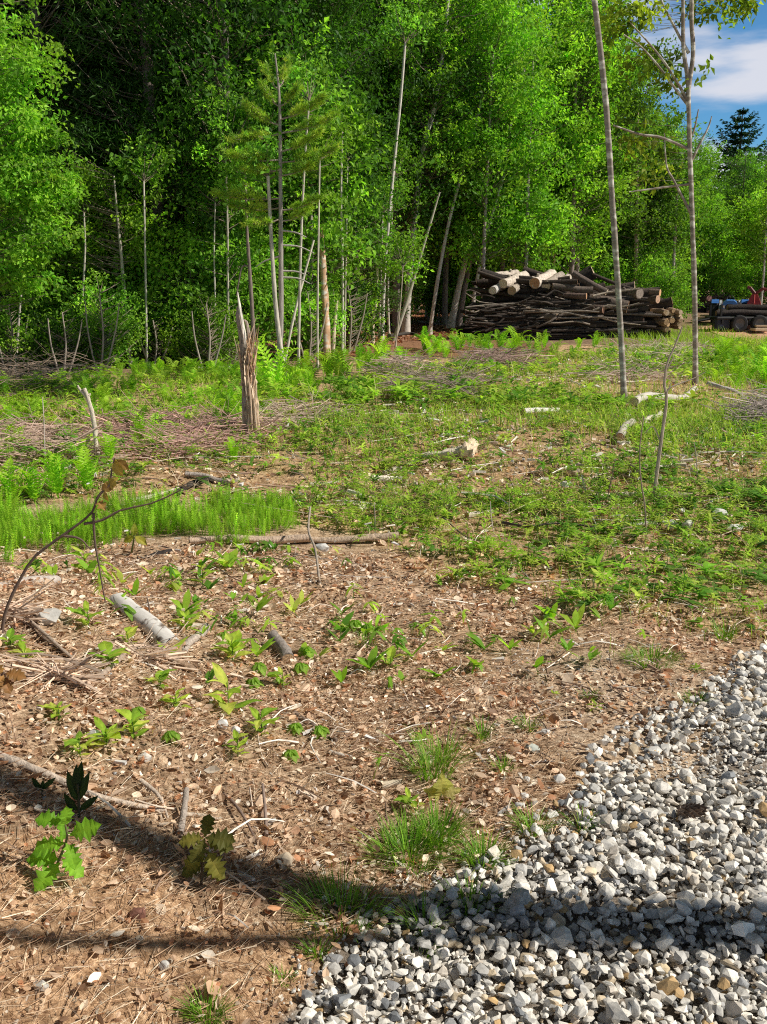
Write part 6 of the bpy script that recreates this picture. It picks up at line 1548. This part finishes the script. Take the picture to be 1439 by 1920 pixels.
lean = [('forked leaning trunk nearest the log pile, farther left stem', [(845, 616), (856, 560), (870, 500), (884, 452), (920, 370), (950, 290), (968, 210), (984, 120)], 13, 5, (.62, .56, .48)), ('dark leaning trunk nearest the log pile', [(860, 614), (870, 550), (880, 500), (890, 455), (925, 340), (955, 240)], 12, 5, (.26, .21, .18)),
        ('grey leaning trunk behind the left end of the log pile', [(925, 560), (935, 510), (950, 440), (972, 360), (985, 300), (1000, 200)], 11, 5, (.5, .44, .38))]
for i, (lb, px, a, b, t) in enumerate(lean):
    px_tree('leaning_tree', lb, px, a, b, [(px[-1][0], px[-1][1] + 10, 100, 90, 1.3, 56, 55), (px[-1][0] - 60, px[-1][1] + 110, 80, 50, 1.6, 30, 50)], MAPLE, 40 + i, leaf=(.12, .082), tint=t, Lc=1.0, rc=.3)
thin = [('thin pale trunk right of the light barked leaning tree', [(800, 596), (803, 500), (806, 420), (812, 300)], 6, (.5, .45, .38)), ('second thin trunk on the forest floor', [(748, 575), (750, 500), (752, 420)], 5, (.36, .3, .25)), ('thin trunk with low leaves on the forest floor', [(712, 636), (713, 560), (716, 470), (718, 400)], 5, (.52, .46, .38)),
        ('very thin leaning trunk on the forest floor', [(742, 650), (748, 600), (752, 560), (756, 500)], 3, (.5, .42, .34)), ('brownish thin trunk right of the forest floor', [(835, 600), (838, 520), (842, 440), (846, 330)], 6, (.46, .36, .28)),         ('tall pale trunk leaning right at the middle, left of the long leaning pole', [(716, 640), (722, 500), (736, 340), (752, 180), (760, 80)], 8, (.62, .57, .5)), ('pale trunk leaning right between the long leaning pole and the log pile', [(806, 628), (822, 520), (846, 400), (880, 280), (905, 180)], 8, (.6, .54, .47)),
        ('slim pale leaning trunk right beside the grey broken trunk', [(880, 622), (892, 540), (912, 440), (944, 330), (958, 230)], 8, (.62, .56, .48)), ('straight pale trunk rising left of the hemlock', [(642, 668), (643, 520), (640, 380), (642, 240)], 6, (.56, .51, .44)), ('pale trunk half hidden behind the young pine', [(560, 700), (562, 560), (566, 420), (572, 300), (580, 190)], 6, (.54, .49, .42)),
        ('pale thin trunk close left of the orange snag', [(596, 690), (596, 560), (598, 420), (600, 300)], 5, (.55, .5, .42)), ('pale thin trunk close right of the pale stub', [(646, 660), (648, 540), (650, 420), (652, 300)], 5, (.5, .45, .38)),
        ('pale slim trunk between the many stemmed maple and its left neighbour', [(276, 690), (274, 560), (272, 440), (270, 340)], 5, (.5, .46, .4)), ('pale slim trunk at the left edge of the thicket', [(30, 700), (36, 600), (44, 500), (46, 420)], 5, (.5, .45, .38)), ('pale slim trunk in the middle of the left hand thicket', [(150, 695), (154, 580), (160, 470), (158, 400)], 5, (.48, .43, .37)),
        ('slim grey trunk crossing behind the bush by the shattered stump', [(405, 690), (404, 580), (402, 470), (404, 380)], 4, (.5, .46, .4)), ('slim pale trunk right of the hemlock', [(730, 630), (728, 540), (734, 430), (738, 330)], 5, (.56, .5, .42)),
('shadowed trunk on the forest floor', [(782, 585), (783, 500), (785, 400)], 9, (.2, .17, .15))]
for i, (lb, px, a, t) in enumerate(thin):
    px_tree('slim_trunk', lb, px, a, a * .55, [(px[-1][0], px[-1][1] - 20, 44, 46, .5, 18, 45)], FOREST, 50 + i, leaf=(.11, .075), tint=t, Lc=.8)

def behind(px, pyfoot_Y):   # foot on the ground at a given depth under a picture column
    x = at(px, 600, pyfoot_Y)[0]; return np.array([x, pyfoot_Y, float(H(x, pyfoot_Y))])
def depth_tree(name, label, Y, px, w0, w1, crowns, cols, seed, **kw):
    g = behind(px[0][0], Y); r = np.random.default_rng(seed); k = Y / F0
    hv = np.random.default_rng(seed + 77).uniform(-1, 1); cols = np.array(cols) * np.array([1 + .13 * hv, 1 + .05 * hv, 1 - .1 * hv]) * np.random.default_rng(seed + 78).uniform(.7, 1.2)
    pts = np.array([g - [0, 0, .3], g] + [at(x, y, Y) for x, y in px[1:]])
    root = thing(name, label, kw.pop('cat', 'tree'), g, 0, kw.pop('group', None)); mbT, mbL = MB(), MB()
    tint = kw.pop('tint', (.25, .2, .17)); bark = kw.pop('bark', 'bark'); leaf = kw.pop('leaf', (.13, .09)); nd = kw.pop('needle', False)
    c, _ = stem(mbT, g, pts, w0, w1, 10, 26, tint, .05, seed); tp = trunk_fn(c)
    for (x, y, rx, ry, dy, ncl, per) in crowns:
        crown(mbL, mbT, r, at(x, y, Y + dy) - g, (rx * k, rx * k * .8, ry * k), ncl, per, leaf, cols, tp, needle=nd, **kw)
    mbT.build('trunk', M[bark], root, smooth=True)
    if mbL.n: mbL.build('crown', M['needle' if nd else 'leaf'], root)
    return root
bh = [('dark trunk rising behind the top of the log pile, left of a pair', 38, [(1066, 600), (1072, 510), (1075, 420), (1076, 350), (1080, 150)], 13, (.22, .17, .15), MAPLE, (1070, 200, 110, 130)), ('dark trunk rising behind the top of the log pile, right of a pair', 39, [(1082, 600), (1083, 500), (1086, 420), (1088, 350), (1095, 120)], 10, (.24, .2, .17), FOREST, (1120, 120, 90, 120)),
      ('pinkish straight trunk between the two bare poles', 41, [(1191, 600), (1192, 520), (1194, 420), (1195, 330), (1196, 200)], 11, (.44, .3, .24), OLIVE, (1190, 210, 80, 120)), ('grey trunk behind the right end of the log pile', 42, [(1258, 600), (1262, 520), (1266, 440), (1270, 370), (1268, 300)], 8, (.38, .32, .28), OLIVE, (1250, 340, 56, 70)),
      ('yellowish thin trunk behind the log pile', 39, [(1034, 600), (1040, 480), (1046, 360), (1050, 250)], 5, (.5, .38, .2), MAPLE, (1010, 260, 90, 100)), ('yellowish thin trunk left of its neighbour behind the pile', 40, [(1020, 600), (1022, 480), (1028, 360), (1030, 250)], 5, (.5, .36, .2), MAPLE, (960, 180, 90, 110)),
      ('whitish thin trunk at the far right edge', 50, [(1424, 590), (1432, 520), (1436, 440), (1438, 380)], 5, (.5, .46, .42), FOREST, (1430, 400, 60, 50)), ('thin dark trunk left of the pinkish one', 43, [(1225, 600), (1228, 520), (1232, 440), (1235, 400)], 5, (.2, .17, .15), OLIVE, (1225, 370, 60, 60)),
      ('dark stout trunk just behind the log pile top left', 37, [(936, 580), (942, 510), (950, 440), (960, 300)], 11, (.18, .15, .13), MAPLE, (930, 300, 110, 100)), ('brown trunk behind the pale logs', 38, [(960, 580), (962, 510), (966, 450), (970, 330)], 10, (.3, .22, .18), MAPLE, (900, 120, 120, 120)),
      ('tall olive leaved tree standing against the sky at right', 44, [(1175, 600), (1170, 450), (1165, 300), (1160, 120)], 12, (.26, .21, .18), OLIVE, (1140, 190, 70, 100)), ('tall bright tree reaching the top of the picture at right of centre', 42, [(1030, 600), (1030, 400), (1040, 200), (1045, 20)], 14, (.3, .26, .22), MAPLE, (1035, 60, 110, 130)),
      ('bright tree standing close behind the left half of the log pile', 35.5, [(985, 600), (988, 450), (992, 300), (1000, 100)], 9, (.4, .35, .3), MAPLE, (985, 240, 80, 150)), ('tall bright tree close behind the left end of the log pile', 34.5, [(905, 600), (908, 450), (915, 300), (925, 100)], 9, (.36, .3, .27), MAPLE, (918, 130, 95, 150)),
      ('tall bright tree left of the tall bare pole', 43, [(1100, 600), (1102, 400), (1104, 200), (1110, 40)], 12, (.3, .26, .22), MAPLE, (1105, 30, 60, 100)), ('olive tree whose crown meets the leafy pole tree', 46, [(1215, 600), (1218, 460), (1216, 330), (1214, 250)], 9, (.28, .23, .2), OLIVE, (1222, 300, 62, 90))]
for i, (lb, Y, px, w, t, cols, cr) in enumerate(bh):
    x, y, rx, ry = cr
    depth_tree('leafy_tree', lb, Y, px, w, w * .4, [(x, y, rx, ry, .2, int(95 * rx / 90), 60), (x + 10, y + ry * 1.25, rx * .85, ry * .6, .4, int(50 * rx / 90), 50)] + ([(x - 5, min(y + ry * 2.2, 440), rx * .8, 60, .6, 34, 50)] if y < 250 else []), cols, 70 + i, tint=t, leaf=(.15, .10), Lc=1.1, rc=.36)

# --- trees deeper in the wood: a few kinds, copied
PT = [proto_tree('forest_tree', 'x', 15, .28, [(5, 2.0, 2.2, 90, 46), (9, 2.5, 3.2, 150, 80), (12.5, 2.0, 2.6, 80, 70)], FOREST, 201, leaf=(.125, .085), Lc=1.2, rc=.38),
      proto_tree('forest_tree', 'x', 13, .22, [(4, 1.8, 2.0, 80, 46), (8, 2.2, 3.0, 140, 80), (11, 1.7, 2.2, 60, 70)], MAPLE, 202, leaf=(.125, .085), Lc=1.2, rc=.38),
      proto_tree('forest_tree', 'x', 17, .34, [(4, 2.4, 2.4, 90, 90), (8, 2.4, 3.4, 120, 90), (13, 1.8, 3.4, 100, 90)], DARK, 203, leaf=(.17, .035), needle=True, Lc=1.5, rc=.34, up=-.15, flat=.35, tint=(.16, .13, .11)),
      proto_tree('forest_tree', 'x', 6, .1, [(2.2, 1.4, 1.4, 60, 46), (4.4, 1.3, 1.5, 60, 46)], FOREST, 204, leaf=(.13, .09), Lc=.9, rc=.3, tint=(.4, .35, .3)),
      proto_tree('forest_tree', 'x', 3.2, .06, [(1.3, 1.3, 1.0, 60, 50), (2.3, 1.0, .8, 30, 50)], FOREST, 205, leaf=(.11, .075), Lc=.8, rc=.28, stems=3, tint=(.36, .3, .26))]
PT.append(proto_tree('forest_tree', 'x', 15, .28, [(5, 2.2, 2.4, 110, 70), (9, 2.5, 3.4, 150, 70), (12.5, 2.0, 2.6, 70, 60)], [(.06, .16, .018), (.09, .22, .022), (.045, .12, .018)], 206, leaf=(.125, .085), Lc=1.2, rc=.38, tint=(.2, .17, .15)))  # leafy kind with the left wood's shade put into its leaf colours
PT.append(proto_tree('forest_tree', 'x', 14, .24, [(4.5, 2.0, 2.2, 70, 74), (8.5, 2.5, 3.0, 110, 76), (12, 1.9, 2.4, 60, 70)], [(.29, .52, .06), (.35, .58, .08), (.22, .44, .05)], 207, leaf=(.125, .085), Lc=1.1, rc=.32, tint=(.5, .45, .38), up=.7))
PT.append(proto_tree('forest_tree', 'x', 14, .26, [(4.5, 2.2, 2.0, 70, 74), (8.5, 2.3, 3.0, 110, 76), (11.8, 2.1, 2.4, 60, 70)], [(.12, .30, .05), (.16, .36, .06), (.08, .22, .04)], 208, leaf=(.12, .08), Lc=1.4, rc=.3, tint=(.3, .26, .23), up=.05))
used = set()
def plant(k, x, y, label, group, s, r):
    loc = (x, y, float(H(x, y))); rz = r.uniform(0, 2 * PI)
    if k not in used:
        used.add(k); o = PT[k]; o.location = [float(v) for v in loc]; o.rotation_euler = (0, 0, rz); o.scale = (s,) * 3; o['label'] = label; o['group'] = group
        return o
    return dup(PT[k], loc, rz, label, group, s)
def forest():
    r = np.random.default_rng(300)
    gA = 'trees deep in the dark wood on the left'; gB = 'trees deep in the bright wood at the middle and right'; gC = 'trees of the far treeline on the right'; gD = 'undergrowth bushes inside the wood'
    lA = ['tall leafy tree standing deep in the dark wood on the left', 'tall dark conifer standing deep in the dark wood on the left']
    lB = 'tall green tree deep in the wood behind the front trunks at the middle and right'
    for row, (Y, x0, x1, st) in enumerate([(23.5, -15, -2.2, 2.3), (26.5, -17, -1.4, 2.4), (30, -20, .4, 2.6), (34, -22, 1.4, 2.8), (38.5, -25, 3, 3.2)]):
        x = x0
        while x < x1:
            conif = r.uniform() < (.45 if x < -3 else .15)
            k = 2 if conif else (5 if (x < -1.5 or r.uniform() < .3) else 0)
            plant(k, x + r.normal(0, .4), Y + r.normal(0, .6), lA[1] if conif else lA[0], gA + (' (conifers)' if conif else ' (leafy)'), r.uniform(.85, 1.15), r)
            x += st * r.uniform(.8, 1.2)
    for row, (Y, x0, x1, st) in enumerate([(39, .5, 3.2, 2.4), (43.5, 2, 10.0, 2.3), (47, 1, 11.5, 2.6), (52, 0, 12.5, 3), (58, -2, 14, 3.6)]):
        x = x0
        while x < x1:
            k = [0, 1, 6, 7][r.integers(0, 4)]
            plant(k, x + r.normal(0, .4), Y + r.normal(0, .6), lB, gB, r.uniform(.9, 1.2) * (1 if x < 6.5 else .78 if x < 9 else .6), r); x += st * r.uniform(.8, 1.2)
    # the lower treeline behind the machines
    for row, (Y, x0, x1, st) in enumerate([(56, 15.5, 36, 2.6), (61, 15.5, 42, 2.8), (68, 16, 48, 3.2)]):
        x = x0
        while x < x1:
            k = [0, 1, 2, 6, 7][r.choice(5, p=[.2, .2, .12, .24, .24])]; top = np.interp(x / Y, [.27, .34, .42, .7], [.178, .150, .135, .14]) * Y + 1.0
            s = top / {0: 15, 1: 13, 2: 17, 6: 14, 7: 14}[k] * r.uniform(.9, 1.04)
            plant(k, x + r.normal(0, .4), Y + r.normal(0, .6), 'tree of the far treeline behind the machines at right', gC, s, r); x += st * r.uniform(.8, 1.2)
    # small trees and bushes filling the wood between the trunks
    for (Y, x0, x1, st, kk) in [(22.5, -10, -2, 1.5, 4), (25, -11, -1, 1.6, 3), (28, -11, -1.6, 1.8, 3), (36.5, -2, 2.0, 1.5, 3), (41, 0.5, 13, 1.3, 4), (44.5, 1, 13, 1.5, 3), (54, 13.5, 27, 1.7, 3), (52.5, 14, 26, 1.5, 4)]:
        x = x0
        while x < x1:
            plant(kk, x + r.normal(0, .3), Y + r.normal(0, .4), 'leafy bush growing among the trunks inside the wood' if kk == 4 else 'young tree growing among the trunks inside the wood', gD if kk == 4 else 'young trees inside the wood', r.uniform(.8, 1.25), r); x += st * r.uniform(.75, 1.25)
forest()
for k in range(8):
    assert k in used
# spruce above the treeline at the far right
def spruce():
    Y = 74.0; q = at(1394, 203, Y); g = np.array([q[0], Y, float(H(q[0], Y))]); topz = at(1393, 203, Y)[2] - g[2]; r = np.random.default_rng(4)
    root = thing('spruce', 'dark spruce standing above the treeline at far right', 'tree', g); mbT, mbL = MB(), MB()
    tube(mbT, [(0, 0, -.3), (.05, 0, topz * .5), (0, 0, topz)], [.3, .18, .02], 8, (.14, .11, .09)); C, D, Nn, L = [], [], [], []
    for i in range(20):
        z = topz * (1 - (i + .3 + r.uniform(-.2, .2)) / 20 * .8); rad = (topz - z) * .8 * r.uniform(.6, 1.25) + .15
        for q in range(7):
            a = 2 * PI * q / 7 + i * .6 + r.normal(0, .15); d = np.array([math.cos(a), math.sin(a), 0.0]); rr = rad * r.uniform(.7, 1.1)
            b = [np.array([0, 0, z]), d * rr * .5 + [0, 0, z - .02 * rr], d * rr + [0, 0, z + .38 * rr]]
            tube(mbT, curve(b, 5), np.linspace(.03, .01, 5), 3, (.12, .1, .08), cap=False)
            cc = curve(b, 9)
            for t in range(1, 9):
                for s_ in (-1, 0, 1, -1, 1):
                    C.append(cc[t] + r.normal(0, .04, 3)); e = np.array([-d[1], d[0], 0]); D.append(d * .8 + e * s_ * .8 + [0, 0, r.normal(0, .35)]); Nn.append((0, 0, 1) + r.normal(0, .4, 3)); L.append(.22 + .16 * rr * (1 - t / 12))
    n = len(C); leaves(mbL, np.array(C), np.array(D), np.array(Nn), np.array(L), np.array(L) * .38, tints(n, r, [(.02, .06, .03), (.03, .08, .035)]), fold=.1)
    mbT.build('trunk', M['bark'], root); mbL.build('crown', M['needle'], root)
spruce()

# the far wood closing the view behind all the trees one can tell apart
def far_wood():
    r = np.random.default_rng(55); mb = MB(); mbt = MB()
    n = 5200
    x = r.uniform(-75, 85, n); y = r.uniform(0, 1, n) * 16 + np.where(x < 14, 62, 78)
    z = r.uniform(0, 1, n) ** .8 * np.where(x > 18, 11 + .5 * np.sin(x), 17)
    C = np.stack([x, y, H(x, y) + z], -1); per = 12; m = n * per
    P = np.repeat(C, per, 0) + r.normal(0, .8, (m, 3))
    leaves(mb, P, r.normal(0, 1, (m, 3)), np.array([.3, -.3, .8]) + r.normal(0, .6, (m, 3)), r.uniform(.3, .55, m), r.uniform(.22, .4, m), np.repeat(tints(n, r, DARK + FOREST, None, .2), per, 0))
    o = mb.build('far_wood', M['leaf']); tag(o, 'mass of green woodland closing the view behind the trees', 'woodland', kind='stuff')
far_wood()

# --- the tree to the right of the camera whose trunk throws the long shadow over sand and gravel
def shadow_tree():
    def sunpt(g, x): return np.asarray(g) + sd * ((x - g[0]) / sd[0])
    gy = ground_at(1080, 1728); t = (4.3 - gy[0]) / sd[0]
    base = np.array([4.3, gy[1] + sd[1] * t, 0.0]); base[2] = float(H(base[0], base[1]))
    root = thing('roadside_tree', 'tree standing right of the gravel whose trunk shadow crosses the picture foreground', 'tree', base)
    r = np.random.default_rng(6); mbT, mbL = MB(), MB(); Ht = 9.5
    c = curve([(0, 0, -.3), (.0, .01, 1.5), (0.0, -.01, 3), (.0, .0, 4.6), (.02, .02, 6.5), (0, .05, Ht)], 24)
    tube(mbT, c, np.linspace(.085, .075, 24), 10, (.3, .26, .22), rough=.04)
    a = sunpt(ground_at(600, 1765), 3.2) - base; b = sunpt(ground_at(-40, 1752), 3.0) - base
    tube(mbT, curve([c[9], (c[9] + a) / 2 + [0, 0, -.1], a, (a + b) / 2, b], 16), np.linspace(.035, .022, 16), 7, (.3, .26, .22), rough=.06)
    crown(mbL, mbT, r, (0, 0, 8.6), (1.3, 1.3, 1.6), 60, 50, (.11, .08), FOREST, trunk_fn(c))
    mbT.build('trunk', M['bark'], root, smooth=True); mbL.build('crown', M['leaf'], root)
shadow_tree()
